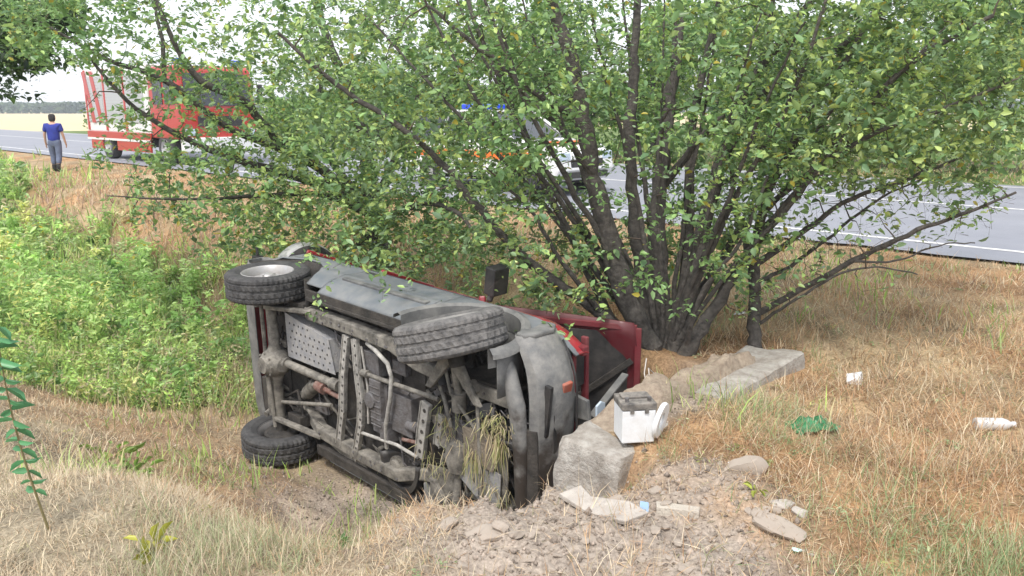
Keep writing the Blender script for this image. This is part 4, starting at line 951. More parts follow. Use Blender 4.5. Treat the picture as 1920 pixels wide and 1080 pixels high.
# torn grass and mud caught in the underbody (hangs straight down in the world)
MW = car.matrix_world.copy()
g = np.random.default_rng(5); Vs = []; Cs = []; Fs = []; cnt = 0
for (lx, ly, n, sp, hl) in ((1.05, -.12, 60, .10, .10), (1.36, -.20, 40, .05, .10), (1.50, -.26, 110, .06, .07), (1.52, -.14, 60, .03, .17), (1.12, 0, 40, .12, .14), (1.28, .02, 50, .05, .2), (.85, .22, 50, .08, .12), (1.45, .2, 40, .07, .15), (1.5, .45, 60, .1, .12)):
    for k in range(n):
        p = MW @ Vector((lx+g.normal()*sp, ly+g.normal()*sp*.7, .35+g.random()*.05)); L = hl*(.4+g.random())
        a = g.random()*6.28; lean = g.normal()*.25 if hl > .15 else g.normal()*.9
        d = Vector((math.cos(a)*math.sin(lean), math.sin(a)*math.sin(lean), -math.cos(lean))); q1 = p+d*L*.5+Vector((g.normal(), g.normal(), 0))*.01; q2 = q1+(d+Vector((g.normal()*.2, g.normal()*.2, -.2)))*L*.5
        wv = Vector((.7, -.7, 0))*.0028; Vs += [p-wv, p+wv, q1-wv, q1+wv, q2]; Fs += [(cnt, cnt+1, cnt+3), (cnt, cnt+3, cnt+2), (cnt+2, cnt+3, cnt+4)]; cnt += 5
        c = [(.62, .56, .30), (.48, .50, .22), (.66, .58, .38), (.40, .42, .18), (.50, .40, .26)][g.integers(0, 5)]; Cs += [c]*5
tag(np_mesh('torn_grass', [tuple(v) for v in Vs], Fs, np.array(Cs), M_blade), 'torn straw and green grass hanging from the underside of the car', 'grass', kind='stuff')
# ---------------------------------------------------------------- vehicles on the road
M_white_paint = mat('white_paint', (.78, .78, .78), .3, coat=.5, dust=.03)
M_truckred = mat('fire_red_paint', (.46, .03, .022), .35, coat=.4, dust=.03)
M_shutter = mat('roller_shutter', (.55, .56, .58), .4, metal=.4)
M_stripe = mat('orange_reflective_stripe', (.85, .18, .03), .4)
M_blue = mat('blue_beacon', (.02, .07, .6), .15)
M_dark = mat('dark_underside', (.02, .02, .02), .8)
def road_frame(o, s, t): o.location = ST(s, t, .006); o.rotation_euler = (0, 0, math.atan2(-.685, .728))
def road_wheel(par, x, y, r, w_, rimc):
    wl = bpy.data.objects.new('wheel', None); COL.objects.link(wl); wl.parent = par; wl.location = (x, y, r)
    b = MB(); b.lathe([(r*.6, -w_/2), (r*.95, -w_/2), (r, -w_*.35), (r, w_*.35), (r*.95, w_/2), (r*.6, w_/2)], 28); b.build('tyre', M_tyre, wl, smooth=True)
    b = MB(); sg = 1 if y > 0 else -1
    b.lathe([(r*.62, sg*w_*.5), (r*.58, sg*w_*.3), (r*.3, sg*w_*.2), (r*.25, sg*w_*.42), (0, sg*w_*.45)], 20, skip=lambda i, k: i == 1 and k % 3 == 0); b.build('rim', rimc, wl, smooth=True)
ft = thing('fire_truck', 'red and white fire engine parked on the road behind the branches', 'fire engine'); road_frame(ft, 11.9, -26.9)
b = MB(); b.box((-1.1, 0, 1.95), (5.2, 2.42, 2.1)); b.build('body', M_white_paint, ft, bevel=.04)
for sg in (-1, 1):
    for k in range(3):
        x0 = -3.45+k*1.62; b = MB(); b.box((x0+.75, sg*1.215, 1.98), (1.36, .03, 1.5)); sh = b.build('roller_shutter', M_shutter, ft)
        b = MB()
        for q in range(15): b.box((x0+.75, sg*1.232, 1.28+q*.1), (1.34, .012, .085))
        tag(b.build('slat', M_shutter, sh), kind='stuff')
        b = MB(); b.box((x0-.02, sg*1.22, 1.95), (.13, .05, 2.0)); b.build('corner_post', M_truckred, ft, bevel=.01)
    b = MB(); b.box((-1.1, sg*1.2, .80), (5.2, .06, .22)); b.box((-2.9, sg*1.2, .50), (1.0, .06, .36)); b.box((.15, sg*1.2, .50), (2.6, .06, .36)); b.build('lower_skirt', M_truckred, ft, bevel=.01)
    b = MB(); b.box((-1.1, sg*1.235, .665), (5.2, .012, .07)); b.build('reflective_strip', M_white_paint, ft)
    b = MB(); b.prism([(-3.65, 2.9), (-3.35, 2.9), (-2.75, 1.2), (-3.05, 1.2)], 'y', sg*1.242, sg*1.25); b.prism([(-3.0, 2.9), (-2.7, 2.9), (-2.1, 1.2), (-2.4, 1.2)], 'y', sg*1.242, sg*1.25); b.build('diagonal_stripe', M_truckred, ft)
    road_wheel(ft, -2.1, sg*1.02, .48, .3, M_silver); road_wheel(ft, 2.35, sg*1.02, .48, .3, M_silver)
    b = MB(); b.box((2.2, sg*1.205, 2.15), (.62, .02, .72)); b.box((3.0, sg*1.205, 2.15), (.66, .02, .72)); b.build('side_window', M_glassd, ft)
    b = MB(); b.box((3.62, sg*1.38, 2.2), (.08, .16, .4)); b.build('mirror', M_black, ft, bevel=.02)
    b = MB(); b.box((3.665, sg*.95, .98), (.03, .32, .2)); b.build('headlight', M_lens, ft, bevel=.01)
    b = MB(); b.box((3.1, sg*.85, 3.02), (.30, .34, .18)); b.build('beacon', M_blue, ft, bevel=.04)
b = MB(); b.prism([(1.54, .78), (3.62, .78), (3.65, 1.65), (3.45, 2.80), (3.3, 2.9), (1.54, 2.9)], 'y', -1.19, 1.19); b.build('cab', M_truckred, ft, bevel=.05)
b = MB(); b.add([(3.655, -1.05, 1.75), (3.655, 1.05, 1.75), (3.50, 1.0, 2.68), (3.50, -1.0, 2.68)], [(0, 1, 2, 3)]); b.build('windscreen', M_glassd, ft, solid=.03)
b = MB(); b.box((3.62, 0, .62), (.24, 2.42, .42)); b.build('bumper', M_white_paint, ft, bevel=.03)
b = MB(); b.box((3.66, 0, 1.3), (.02, 1.4, .3)); b.build('grille', M_black, ft)
b = MB(); b.box((0, 0, .62), (6.8, 1.7, .3)); b.build('chassis', M_dark, ft)
b = MB(); b.beam((-3.4, -.5, 3.12), (1.2, -.5, 3.12), .06, .06); b.beam((-3.4, -.1, 3.12), (1.2, -.1, 3.12), .06, .06)
for k in range(14): b.beam((-3.2+k*.33, -.5, 3.12), (-3.2+k*.33, -.1, 3.12), .03, .03)
b.build('ladder', M_shutter, ft)

pc = thing('patrol_car', 'white estate car with orange stripes and a blue light bar behind the middle tree', 'car'); road_frame(pc, 12.55, -12.05)
b = MB(); b.prism([(-2.2, .30), (2.15, .28), (2.28, .5), (2.24, .78), (1.95, .98), (1.05, 1.06), (-2.15, 1.02), (-2.28, .7)], 'y', -.88, .88); b.build('body', M_white_paint, pc, bevel=.06)
b = MB(); vs = [(1.05, .84, 1.04), (1.05, -.84, 1.04), (-2.15, -.84, 1.02), (-2.15, .84, 1.02), (.25, .66, 1.58), (.25, -.66, 1.58), (-1.85, -.66, 1.60), (-1.85, .66, 1.60)]
b.add(vs, [(4, 5, 6, 7), (0, 1, 5, 4), (1, 2, 6, 5), (2, 3, 7, 6), (3, 0, 4, 7)]); b.build('cabin_glass', M_glassd, pc, bevel=.03)
b = MB(); b.box((-.8, 0, 1.61), (2.15, 1.34, .05)); 
for sg in (-1, 1):
    for (x0, x1) in ((1.08, .26), (-.05, -.10), (-1.0, -.98), (-2.15, -1.86)): b.beam((x0, sg*.85, 1.04), (x1, sg*.672, 1.59), .04, .08, (0, 1, 0))
b.build('roof', M_white_paint, pc, bevel=.015)
for sg in (-1, 1):
    b = MB(); b.box((-.1, sg*.886, .74), (3.9, .01, .16)); b.build('side_stripe', M_stripe, pc)
    b = MB(); b.box((2.20, sg*.66, .76), (.12, .32, .16)); b.build('headlight', M_lens, pc, bevel=.02)
    b = MB(); b.box((.85, sg*.97, 1.05), (.12, .16, .12)); b.build('mirror', M_black, pc, bevel=.02)
    for x in (-1.38, 1.38): road_wheel(pc, x, sg*.80, .32, .2, M_rim)
    for x in (-1.38, 1.38):
        b = MB(); b.lathe([(0, sg*.883), (.37, sg*.883), (.37, sg*.875)], 24, (x, 0, .32)); b.build('wheel_arch', M_dark, pc)
b = MB(); b.box((2.25, 0, .62), (.05, 1.0, .16)); b.box((2.27, 0, .40), (.04, 1.3, .12)); b.build('grille', M_black, pc, bevel=.01)
b = MB(); b.box((1.75, 0, 1.02), (.5, 1.1, .012)); b.build('bonnet_stripe', M_stripe, pc)
lb = MB(); lb.box((-.6, 0, 1.70), (.26, 1.1, .11)); lb.build('light_bar', M_blue, pc, bevel=.03)
b = MB(); b.box((0, 0, .26), (4.0, 1.5, .1)); b.build('chassis', M_dark, pc)

# ---------------------------------------------------------------- the person by the road
def skinned(name, verts, edges, radii, m, par, sub=2, root=0):
    me = bpy.data.meshes.new(name); me.from_pydata(verts, edges, []); o = bpy.data.objects.new(name, me); COL.objects.link(o)
    md = o.modifiers.new('skin', 'SKIN'); md.use_smooth_shade = True
    for k, v in enumerate(me.skin_vertices[0].data if me.skin_vertices else []): pass
    if not me.skin_vertices:
        bm = bmesh.new(); bm.from_mesh(me); bm.verts.layers.skin.verify(); bm.to_mesh(me); bm.free()
    for k, v in enumerate(me.skin_vertices[0].data):
        r_ = radii[k]; v.radius = r_ if isinstance(r_, tuple) else (r_, r_); v.use_root = (k == root)
    s_ = o.modifiers.new('sub', 'SUBSURF'); s_.levels = sub; s_.render_levels = sub
    me.materials.append(m)
    if par is not None: o.parent = par
    return o
px_, py_ = -14.05, 24.95
ps = thing('person', 'person in a blue short sleeved shirt and grey trousers walking away along the verge', 'person', (px_, py_, float(hz(px_, py_))-.01), R(6))
M_skin = mat('skin', (.50, .30, .21), .55); M_shirt = mat('blue_shirt', (.02, .035, .27), .8, noise=.2, nscale=9); M_trou = mat('grey_trousers', (.11, .135, .21), .85, noise=.2, nscale=8); M_boot = mat('black_boots', (.015, .015, .017), .5)
PV = [(0, 0, .95), (0, -.01, 1.10), (0, 0, 1.27), (0, .0, 1.42), (0, .01, 1.49), (0, .02, 1.56), (0, .03, 1.66),
      (-.10, 0, .90), (-.105, .06, .50), (-.10, .02, .10), (.10, 0, .90), (.10, -.02, .50), (.10, -.16, .12),
      (-.19, 0, 1.40), (-.26, -.01, 1.14), (-.28, .05, .90), (-.285, .08, .83), (.19, 0, 1.40), (.26, .01, 1.14), (.29, .06, .91), (.295, .09, .84),
      (-.10, .12, .05), (.10, -.06, .05)]
PE = [(0, 1), (1, 2), (2, 3), (3, 4), (4, 5), (5, 6), (0, 7), (7, 8), (8, 9), (0, 10), (10, 11), (11, 12), (3, 13), (13, 14), (14, 15), (15, 16), (3, 17), (17, 18), (18, 19), (19, 20), (9, 21), (12, 22)]
PR = [(.15, .11), (.145, .10), (.165, .115), (.14, .09), .055, (.075, .09), (.07, .085), .09, .062, .042, .09, .062, .042, .06, .042, .032, (.035, .02), .06, .042, .032, (.035, .02), (.04, .03), (.04, .03)]
for sg, hi in ((-1, 16), (1, 20)):     # four fingers and a thumb on each hand
    hx, hy, hz_ = PV[hi]
    for f in range(4):
        a = len(PV); L = (.075, .085, .08, .065)[f]
        PV += [(hx+.004*sg, hy-.024+f*.016, hz_-.035), (hx+.0*sg, hy-.024+f*.017+.006, hz_-.035-L*.55), (hx-.012*sg, hy-.024+f*.017+.012, hz_-.035-L)]
        PE += [(hi, a), (a, a+1), (a+1, a+2)]; PR += [.010, .009, .007]
    a = len(PV); PV += [(hx-.02*sg, hy+.035, hz_-.005), (hx-.028*sg, hy+.05, hz_-.045)]; PE += [(hi, a), (a, a+1)]; PR += [.011, .009]
body = skinned('body', PV, PE, PR, M_skin, ps)
skinned('shirt', [(0, 0, .86), (0, -.01, 1.08), (0, 0, 1.26), (0, 0, 1.41), (-.19, 0, 1.40), (-.245, -.005, 1.20), (.19, 0, 1.40), (.245, .005, 1.20), (0, .005, 1.46)], [(0, 1), (1, 2), (2, 3), (3, 4), (4, 5), (3, 6), (6, 7), (3, 8)], [(.20, .15), (.185, .135), (.205, .15), (.18, .12), .095, .08, .095, .08, .075], M_shirt, ps)
skinned('trousers', [(0, 0, 1.05), (0, 0, .92), (-.10, 0, .84), (-.105, .06, .50), (-.10, .03, .20), (.10, 0, .84), (.10, -.02, .50), (.10, -.12, .22)], [(0, 1), (1, 2), (2, 3), (3, 4), (1, 5), (5, 6), (6, 7)], [(.17, .13), (.18, .14), .12, .092, .078, .12, .092, .078], M_trou, ps)
for sg, q in ((-1, (-.10, .03, .22)), (1, (.10, -.13, .24))):
    b = MB(); yy = q[1]-(.02 if sg > 0 else 0); b.tube([q, (q[0], yy-.01, .12), (q[0], yy, .06), (q[0], yy+.10, .045), (q[0], yy+.17, .03)], [.064, .058, .056, .048, .03], 12); b.build('boot', M_boot, ps, smooth=True)
b = MB(); b.lathe([(0, .135), (.06, .125), (.092, .09), (.098, .03), (.096, -.01), (.09, -.06), (.075, -.09)], 18, (0, .015, 1.62), 'z'); b.build('hair', mat('dark_hair', (.03, .025, .022), .8), ps, smooth=True)
b = MB(); b.box((0, .105, 1.655), (.02, .03, .05)); b.tube([(-.085, .03, 1.63), (-.10, .03, 1.63)], .025, 8); b.tube([(.085, .03, 1.63), (.10, .03, 1.63)], .025, 8); b.build('ears', M_skin, ps, smooth=True)


# ---------------------------------------------------------------- bushes beyond the road, far wood
def bush(name, label, x, y, h, r, n, pal, seed, group=None, leaf=.10, cat='bush'):
    g = np.random.default_rng(seed); z0 = float(hz(x, y)); rt = thing(name, label, cat, (x, y, z0), group=group)
    k = 7+int(r*3); cc = np.stack([g.normal(size=k)*r*.42, g.normal(size=k)*r*.42, h*(.2+.66*g.random(k))], -1); cr = r*(.32+.28*g.random(k))
    w_ = g.integers(0, k, n); d = g.normal(size=(n, 3)); d /= np.linalg.norm(d, axis=1)[:, None]
    C = cc[w_]+d*(cr[w_]*(.55+.5*g.random(n)))[:, None]*np.array([1, 1, .8]); C = C[C[:, 2] > .03]; m = len(C)
    pal = np.array(pal); col = pal[(w_[:m]+g.integers(0, 2, m)) % len(pal)]*(.65+.7*g.random(m))[:, None]
    L = leaf*(.6+.8*g.random(m)); V, F, c = diamond_cloud(C, L, L*.6, col, g)
    tag(np_mesh('foliage', V, F, c, M_leaf, rt), kind='stuff')
    b = MB()
    for q in range(5): a = g.random()*6.28; b.tube([(0, 0, -.05), (math.cos(a)*r*.2, math.sin(a)*r*.2, h*.4), (math.cos(a)*r*.4, math.sin(a)*r*.4, h*.8)], [.05, .035, .015], 6)
    b.build('stems', M_bark, rt, smooth=True); return rt
BP = [(.10, .20, .05), (.16, .30, .07), (.22, .36, .09), (.07, .14, .04)]
BY = [(.22, .36, .07), (.30, .42, .09), (.15, .28, .06)]
rb = random.Random(8); k = 0
for t in np.arange(-38, 22, 2.5):
    s = 23.2+rb.uniform(-.4, 1.0); p = ST(s, t+rb.uniform(-.5, .5)); u, v, d = to_px((p.x, p.y, 0))
    h = rb.uniform(2.2, 2.9) if u < 640 else (rb.uniform(3.0, 4.2) if u < 900 else rb.uniform(4.2, 5.8))
    bush('hedge_bush', 'dense green bush in the row beyond the far side of the road', p.x, p.y, h, 2.0, 5200, BP if k % 3 else BY, 100+k, 'hedge bushes beyond the road', .21); k += 1
bush('roadside_bush', 'round pale green bush past the road just right of the walking person', *ST(22.6, -52).xy, 2.7, 2.4, 5000, BY, 200, leaf=.22)
bush('roadside_bush', 'low dark green bush past the road just left of the fire engine', *ST(22.4, -47.5).xy, 2.9, 2.2, 5000, BP, 201, leaf=.22)
bush('roadside_bush', 'small low bush at the edge of the stubble field left of the person', *ST(22.0, -57).xy, 1.3, 2.2, 3000, BP, 202, leaf=.2)
g = np.random.default_rng(77); n = 26000
x = g.uniform(-330, 260, n); hh = 3.2+4.5*fbm(x*.03, x*0+2, 4); C = np.stack([x, 335+g.uniform(-9, 9, n)-x*.05, g.random(n)**.7*hh], -1)
L = g.uniform(1.0, 2.4, n); V, F, c = diamond_cloud(C, L, L*.7, np.array([(.07, .12, .05), (.10, .16, .06), (.05, .09, .045)])[g.integers(0, 3, n)], g)
tag(np_mesh('distant_wood', V, F, c, M_leaf), 'far line of trees on the horizon beyond the field', 'wood', kind='stuff')

# ---------------------------------------------------------------- sapling and small plants in the foreground
def plant(name, label, base, stem, leaves, size, col, cat='plant', r=.004):
    bx, by = base; z0 = float(hz(bx, by)); rt = thing(name, label, cat, (bx, by, z0-.005)); b = MB()
    b.tube([Vector(q) for q in stem], [r*(1-.7*i_/(len(stem)-1)) for i_ in range(len(stem))], 6); b.build('stem', M_stem, rt, smooth=True)
    g = np.random.default_rng(int(abs(bx*1000))+7); pro = []
    for k, (p, ax, sz) in enumerate(leaves):
        if k < 4:
            Vq, Fqq, cq = leaf_cloud(np.zeros((1, 3)), None, np.array([1.0]), np.array([.48]), np.array(col)[None]*(.75+.15*k), g, fold=.5)
            # orient the template along +x
            d = Vq[6]/np.linalg.norm(Vq[6]); q = Vector(d).rotation_difference(Vector((1, 0, 0))).to_matrix(); Vq = np.array([tuple(q @ Vector(v)) for v in Vq])
            o = np_mesh('leaf', Vq, Fqq, cq, M_leaf, rt); pro.append(o)
        else: o = pro[k % 4].copy(); COL.objects.link(o); o.parent = rt
        o.location = p; o.scale = (sz*size,)*3; o.rotation_euler = (ax[0], ax[1], ax[2])
    return rt
M_stem = mat('green_stem', (.20, .17, .08), .6)
gb = P(88, 965, 3.35); rs = random.Random(3)
p0 = Vector((gb.x, gb.y, 0)); z0 = float(hz(gb.x, gb.y)); tip = P(-8, 610, 3.0)-Vector((gb.x, gb.y, z0)); stem = [Vector((0, 0, 0)).lerp(tip, k/7)+Vector((-.03*math.sin(k/7*PI), 0, .02*math.sin(k/7*PI))) for k in range(8)]
lv = []
for k in range(17):
    f = .20+.80*k/16; i_ = min(6, int(f*7)); q = stem[i_].lerp(stem[i_+1], f*7-i_)
    for sg in (0, PI): lv.append((q, (rs.uniform(-.8, .8), rs.uniform(-.1, .7), sg+rs.uniform(-.6, .6)), rs.uniform(.7, 1.15)*(.65+.5*f)))
plant('sapling', 'thin upright sapling with paired green leaves at the left edge', (gb.x, gb.y), stem, lv, .078, (.12, .34, .15), r=.006)
def low_plant(u, v, d, label, n, size, col, h=.08, name='small_plant', spread=.06):
    gb = P(u, v, d); rs = random.Random(u); lv = []
    for k in range(n):
        a = rs.uniform(0, 6.28); f = rs.uniform(.1, 1); lv.append((Vector((math.cos(a)*spread*f*.6, math.sin(a)*spread*f*.6, h*f)), (rs.uniform(-.6, .6), rs.uniform(-.6, .3), a), rs.uniform(.6, 1.2)))
    return plant(name, label, (gb.x, gb.y), [(0, 0, 0), (.005, 0, h*.5), (0, .01, h)], lv, size, col)
low_plant(275, 965, 3.1, 'yellowing broadleaf seedling in the pale foreground grass', 16, .07, (.42, .42, .06), .09, spread=.09)
low_plant(232, 752, 5.3, 'flattened green weed lying on the dry bank left of the car', 34, .10, (.22, .36, .07), .06, spread=.34)
low_plant(200, 715, 5.7, 'pale green weed tuft on the dry bank above the flattened one', 22, .09, (.26, .40, .09), .08, spread=.24)
low_plant(632, 942, 3.7, 'small dark green seedling in front of the car underside', 14, .05, (.08, .22, .05), .06, spread=.05)
low_plant(1415, 955, 3.5, 'small yellow green sprig among the earth clods at right', 10, .04, (.36, .40, .08), .04, spread=.06)

# ---------------------------------------------------------------- battery and litter
def on_ground(u, v):
    """point of the ground seen at (u, v)"""
    lo, hi = 1.5, 40.0
    for d in np.arange(2.0, 40, .02):
        p = P(u, v, d)
        if p.z < float(hz(p.x, p.y)): return p
    return P(u, v, 10)
bt = thing('car_battery', 'white car battery with a dirty black lid standing on the concrete wall', 'battery', (P(1188, 822, 4.27).x, P(1188, 822, 4.27).y, -.055), R(8))
b = MB(); b.box((0, 0, .09), (.175, .165, .18), taper=1.03); b.build('case', M_white, bt, bevel=.006)
b = MB(); b.box((0, 0, .20), (.186, .176, .04)); b.box((0, .02, .228), (.15, .07, .016)); b.build('lid', M_blackdirty, bt, bevel=.006)
for x in (-.06, .06):
    b = MB(); b.lathe([(0, .22), (.010, .22), (.012, .243), (0, .246)], 12, (x, -.055, 0), 'z'); b.build('terminal', M_alu, bt, smooth=True)
    b = MB(); b.box((x*.65, -.0885, .175), (.02, .008, .02)); b.build('clip', M_blackdirty, bt)
p = P(1217, 786, 4.25); rg_ = MB(); rg_.lathe([(.044, -.008), (.055, -.012), (.095, -.012), (.10, .0), (.095, .012), (.055, .012), (.044, .008), (.044, -.008)], 32, (0, 0, 0), 'x')
o = rg_.build('plastic_ring', M_white, None, smooth=True); o.location = (p.x+.055, p.y-.03, .05); o.rotation_euler = (0, R(10), R(-28)); tag(o, 'round white plastic ring leaning on the right side of the battery', 'ring')
def cup():
    b = MB(); b.lathe([(0, 0), (.036, 0), (.040, .03), (.047, .075), (.048, .078), (.045, .075), (.037, .03), (.034, .005), (0, .004)], 20, (0, 0, 0), 'z', rm=lambda i_, k: .006*math.sin(k*1.3+i_)); return b
q = on_ground(1588, 722); o = cup().build('crumpled_cup', M_white, None, smooth=True); o.location = (q.x, q.y, q.z+.03); o.rotation_euler = (R(80), R(10), R(60)); o.scale = (1.15,)*3; tag(o, 'crumpled white plastic cup lying in the dry grass', 'cup')
q = on_ground(1862, 806); bo = thing('plastic_bottle', 'clear milky plastic bottle lying in the grass near the right edge', 'bottle', (q.x, q.y, q.z+.035), R(-4))
M_pet = mat('milky_plastic', (.74, .74, .74), .2, trans=.3)
b = MB(); b.lathe([(0, -.105), (.028, -.103), (.033, -.095), (.034, -.05), (.031, -.045), (.034, -.04), (.034, .0), (.031, .005), (.034, .01), (.034, .045), (.026, .07), (.013, .088), (.013, .1), (0, .1)], 24, (0, 0, 0), 'x'); b.build('bottle_body', M_pet, bo, smooth=True)
b = MB(); b.lathe([(0, .094), (.016, .094), (.016, .112), (0, .113)], 16, (0, 0, 0), 'x'); b.build('cap', M_white, bo)
def crumple(name, u, v, sx, sy, amp, m, label, cat, seed, zoff=.02, rz=0, n=26):
    q = on_ground(u, v); b = MB(); vs = []
    for i_ in range(n+1):
        for j_ in range(n+1):
            x = (i_/n-.5)*sx; y = (j_/n-.5)*sy; f = fbm(np.array([x*22+seed]), np.array([y*22+seed*2]), 3)[0]; f2 = vn(np.array([x*60+seed]), np.array([y*60]))[0]
            e = 1-.75*max(abs(x)/sx*2, abs(y)/sy*2)**2
            vs.append((x+amp*.5*(f2-.5), y+amp*.5*(f-.5), amp*2*f*e+amp*.5*f2))
    b.add(vs, [(i_*(n+1)+j_, (i_+1)*(n+1)+j_, (i_+1)*(n+1)+j_+1, i_*(n+1)+j_+1) for i_ in range(n) for j_ in range(n)])
    o = b.build(name, m, None, smooth=False, recalc=True); o.location = (q.x, q.y, q.z+zoff-amp*.4); o.rotation_euler = (0, 0, rz); return tag(o, label, cat)
M_gbag = mat('green_plastic_film', (.05, .22, .09), .3, noise=.3, nscale=30, trans=.2)
crumple('plastic_bag', 1520, 806, .26, .17, .045, M_gbag, 'crumpled green plastic bag lying in the dry grass', 'bag', 3, .02, .3)
crumple('plastic_sheet_scrap', 376, 668, .20, .17, .09, M_black, 'torn black plastic scrap caught on the weeds behind the car', 'scrap', 9, .03, .8, 12)
crumple('paper_scrap', 1388, 592, .13, .05, .025, M_white, 'small white scrap in the dry grass between the tree trunks', 'scrap', 5, .02, .6, 8)
M_stone = mat('pale_stone', (.50, .46, .41), .9, bump=.7, bscale=50, col2=(.38, .34, .30), nscale=18)
M_clod = mat('earth_clod', (.36, .31, .26), 1, bump=.35, bscale=5, col2=(.30, .25, .205), nscale=3)
M_brick = mat('mortar_block', (.55, .50, .42), .95, bump=.8, bscale=60, col2=(.45, .40, .34), nscale=12)
def rock(seed, sx, sy, sz, m, name, flat=0):
    g = np.random.default_rng(seed); bm = bmesh.new(); bmesh.ops.create_icosphere(bm, subdivisions=3, radius=1)
    cuts = [(Vector(g.normal(size=3)).normalized(), g.uniform(.45, .78)) for _ in range(13)]
    for v in bm.verts:
        for n_, d_ in cuts:
            k_ = v.co.dot(n_)-d_
            if k_ > 0: v.co -= n_*k_*.92
        f = fbm(np.array([v.co.x*2+seed+v.co.z]), np.array([v.co.y*2-v.co.z*1.3]), 3)[0]; v.co *= .82+.36*f
        v.co.x *= sx; v.co.y *= sy; v.co.z *= sz
    me = bpy.data.meshes.new(name); bm.to_mesh(me); bm.free(); me.materials.append(m); me.polygons.foreach_set('use_smooth', [True]*len(me.polygons))
    try: me.set_sharp_from_angle(angle=R(22))
    except Exception: pass
    o = bpy.data.objects.new(name, me); COL.objects.link(o); return o
def put(o, u, v, dz=0, rz=0, rx=0, ry=0):
    q = on_ground(u, v); o.location = (q.x, q.y, q.z+dz); o.rotation_euler = (rx, ry, rz); return o
def slab(name, poly, th, m, seed=0):
    b = MB(); b.prism(poly, 'z', -th/2, th/2); return b.build(name, m, None, bevel=.004)
tag(put(slab('broken_slab', [(-.19, .04), (-.10, .12), (-.05, .05), (.12, .05), (.20, -.01), (.10, -.09), (-.06, -.06)], .022, M_stone), 1128, 962, .03, R(-8), R(10), R(4)), 'broken pale flat slab lying on the dirt in front of the concrete wall', 'slab')
tag(put(slab('mortar_block', [(-.095, .035), (.095, .02), (.09, -.035), (-.09, -.03)], .045, M_brick), 1270, 966, .02, R(-12), R(-5), 0), 'long pale mortar block lying on the dirt to the right of the blue shard', 'block')
tag(put(slab('blue_shard', [(-.022, -.03), (.024, -.028), (.02, .03), (-.018, .032)], .006, mat('blue_plastic', (.25, .38, .55), .4)), 1207, 962, .02, 0, R(55), R(8)), 'small blue plastic shard standing in the dirt between slab and block', 'shard')
tag(put(rock(3, .075, .05, .02, M_stone, 'flat_stone'), 1468, 950, .015, .2), 'flat white stone at the top of the earth pile', 'stone')
tag(put(rock(4, .05, .04, .028, M_stone, 'round_stone'), 1500, 968, .015, .9), 'rounded grey stone just right of the flat white stone', 'stone')
tag(put(rock(5, .17, .10, .045, M_clod, 'earth_lump'), 1452, 990, .0, -.5, 0, R(8)), 'large sloping slab of dried earth at the right of the pile', 'earth lump')
tag(put(rock(6, .085, .06, .03, M_clod, 'earth_lump'), 1100, 1015, .0, .5), 'blunt pale earth lump in the bottom middle of the pile', 'earth lump')
tag(put(rock(7, .10, .07, .035, M_clod, 'earth_lump'), 905, 1005, .0, .1), 'wide earth lump at the left end of the pile under the car front', 'earth lump')
tag(put(rock(8, .022, .018, .012, mat('pale_glass_shard', (.5, .66, .62), .3), 'glass_shard'), 1493, 1036, .01), 'pale green glassy shard low in the earth pile', 'shard')
tag(put(rock(9, .03, .022, .016, M_white, 'white_pebble'), 1376, 874, .01), 'small white pebble on the grey mound right of the battery', 'pebble')
tag(put(rock(10, .11, .08, .07, M_clod, 'earth_lump'), 1400, 882, .0, .4), 'grey crumbly mound behind the white pebble', 'earth lump')
prot = [rock(30+k, 1, .8, .6, M_clod, 'earth_clod') for k in range(6)]
rc = random.Random(17); n = 0; used = [False]*6
while n < 80:
    u = rc.uniform(830, 1640); v = rc.uniform(925, 1078); q = on_ground(u, v)
    if rc.random() > float(dirt(q.x, q.y))*1.2: continue
    o = prot[n % 6] if n < 6 else prot[n % 6].copy()
    if n >= 6: COL.objects.link(o)
    sz = rc.uniform(.012, .04)*(1 if rc.random() < .8 else 1.4); o.scale = (sz, sz*rc.uniform(.7, 1.1), sz*rc.uniform(.6, .9)); o.location = (q.x, q.y, q.z+sz*.25); o.rotation_euler = (rc.uniform(-.4, .4), rc.uniform(-.4, .4), rc.uniform(0, 6.3))
    tag(o, 'small dry earth clod lying in the dirt pile before the car', 'clod', 'earth clods in the dirt pile'); n += 1
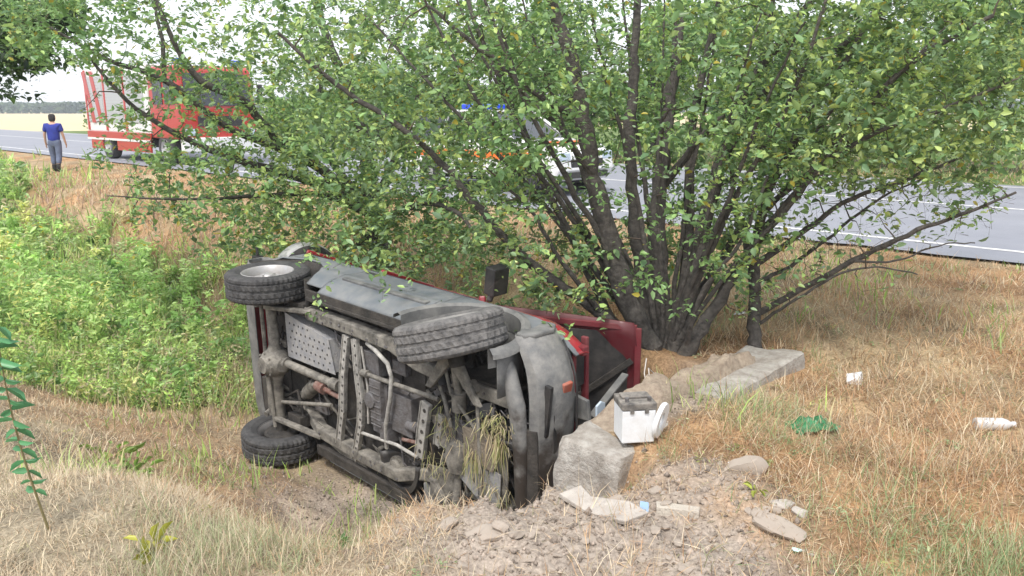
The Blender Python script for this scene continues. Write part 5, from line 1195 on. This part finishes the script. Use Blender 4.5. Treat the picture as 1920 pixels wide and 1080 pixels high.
# crumbs of earth, too many to count
g = np.random.default_rng(9); m = 22000; s = g.uniform(1.5, 4.2, m); t = g.uniform(-6.5, -.9, m); x = .685*s+.728*t; y = .728*s-.685*t
k_ = g.random(m) < dirt(x, y); x = x[k_]; y = y[k_]; m = len(x); z = hz(x, y)
oc = np.array([(1, 0, 0), (-1, 0, 0), (0, 1, 0), (0, -1, 0), (0, 0, 1), (0, 0, -1)], float); of = np.array([(0, 2, 4), (2, 1, 4), (1, 3, 4), (3, 0, 4), (2, 0, 5), (1, 2, 5), (3, 1, 5), (0, 3, 5)])
sz = g.uniform(.003, .011, m)*(1+1.2*(g.random(m) > .93)); V = np.stack([x, y, z], -1)[:, None, :]+oc[None]*(sz[:, None, None]*(.6+.8*g.random((m, 6, 3)))); F = (np.arange(m)[:, None, None]*6+of[None]).reshape(-1, 3)
cc = np.repeat(np.array([.36, .30, .25])*(.55+.7*g.random(m))[:, None], 6, 0)
tag(np_mesh('earth_crumbs', V.reshape(-1, 3), F, cc, M_ground), 'loose crumbs of earth scattered over the dirt', 'gravel', kind='stuff')
# cable hanging from the bonnet edge
b = MB(); b.tube([P(1212, 672, 5.3), P(1208, 700, 5.25), P(1214, 730, 5.2), P(1228, 742, 5.2), P(1236, 725, 5.2), P(1226, 700, 5.22), P(1216, 690, 5.25), P(1222, 760, 5.1)], .004, 6)
tag(b.build('cable_loop', mat('pale_cable', (.5, .46, .42), .6), None, smooth=True), 'loop of pale thin cable hanging beside the open bonnet', 'cable')
# ---------------------------------------------------------------- haze: the air between here and the far wood
hb = MB(); hb.box((-20, 180, 7), (760, 420, 18)); M_haze = bpy.data.materials.new('haze'); M_haze.use_nodes = True
t_ = M_haze.node_tree; t_.nodes.remove(t_.nodes['Principled BSDF']); pv = t_.nodes.new('ShaderNodeVolumePrincipled'); pv.inputs['Color'].default_value = (.82, .88, .95, 1); pv.inputs['Density'].default_value = .0011
t_.links.new(pv.outputs[0], t_.nodes['Material Output'].inputs['Volume'])
ho = hb.build('haze', M_haze); tag(ho, kind='stuff')
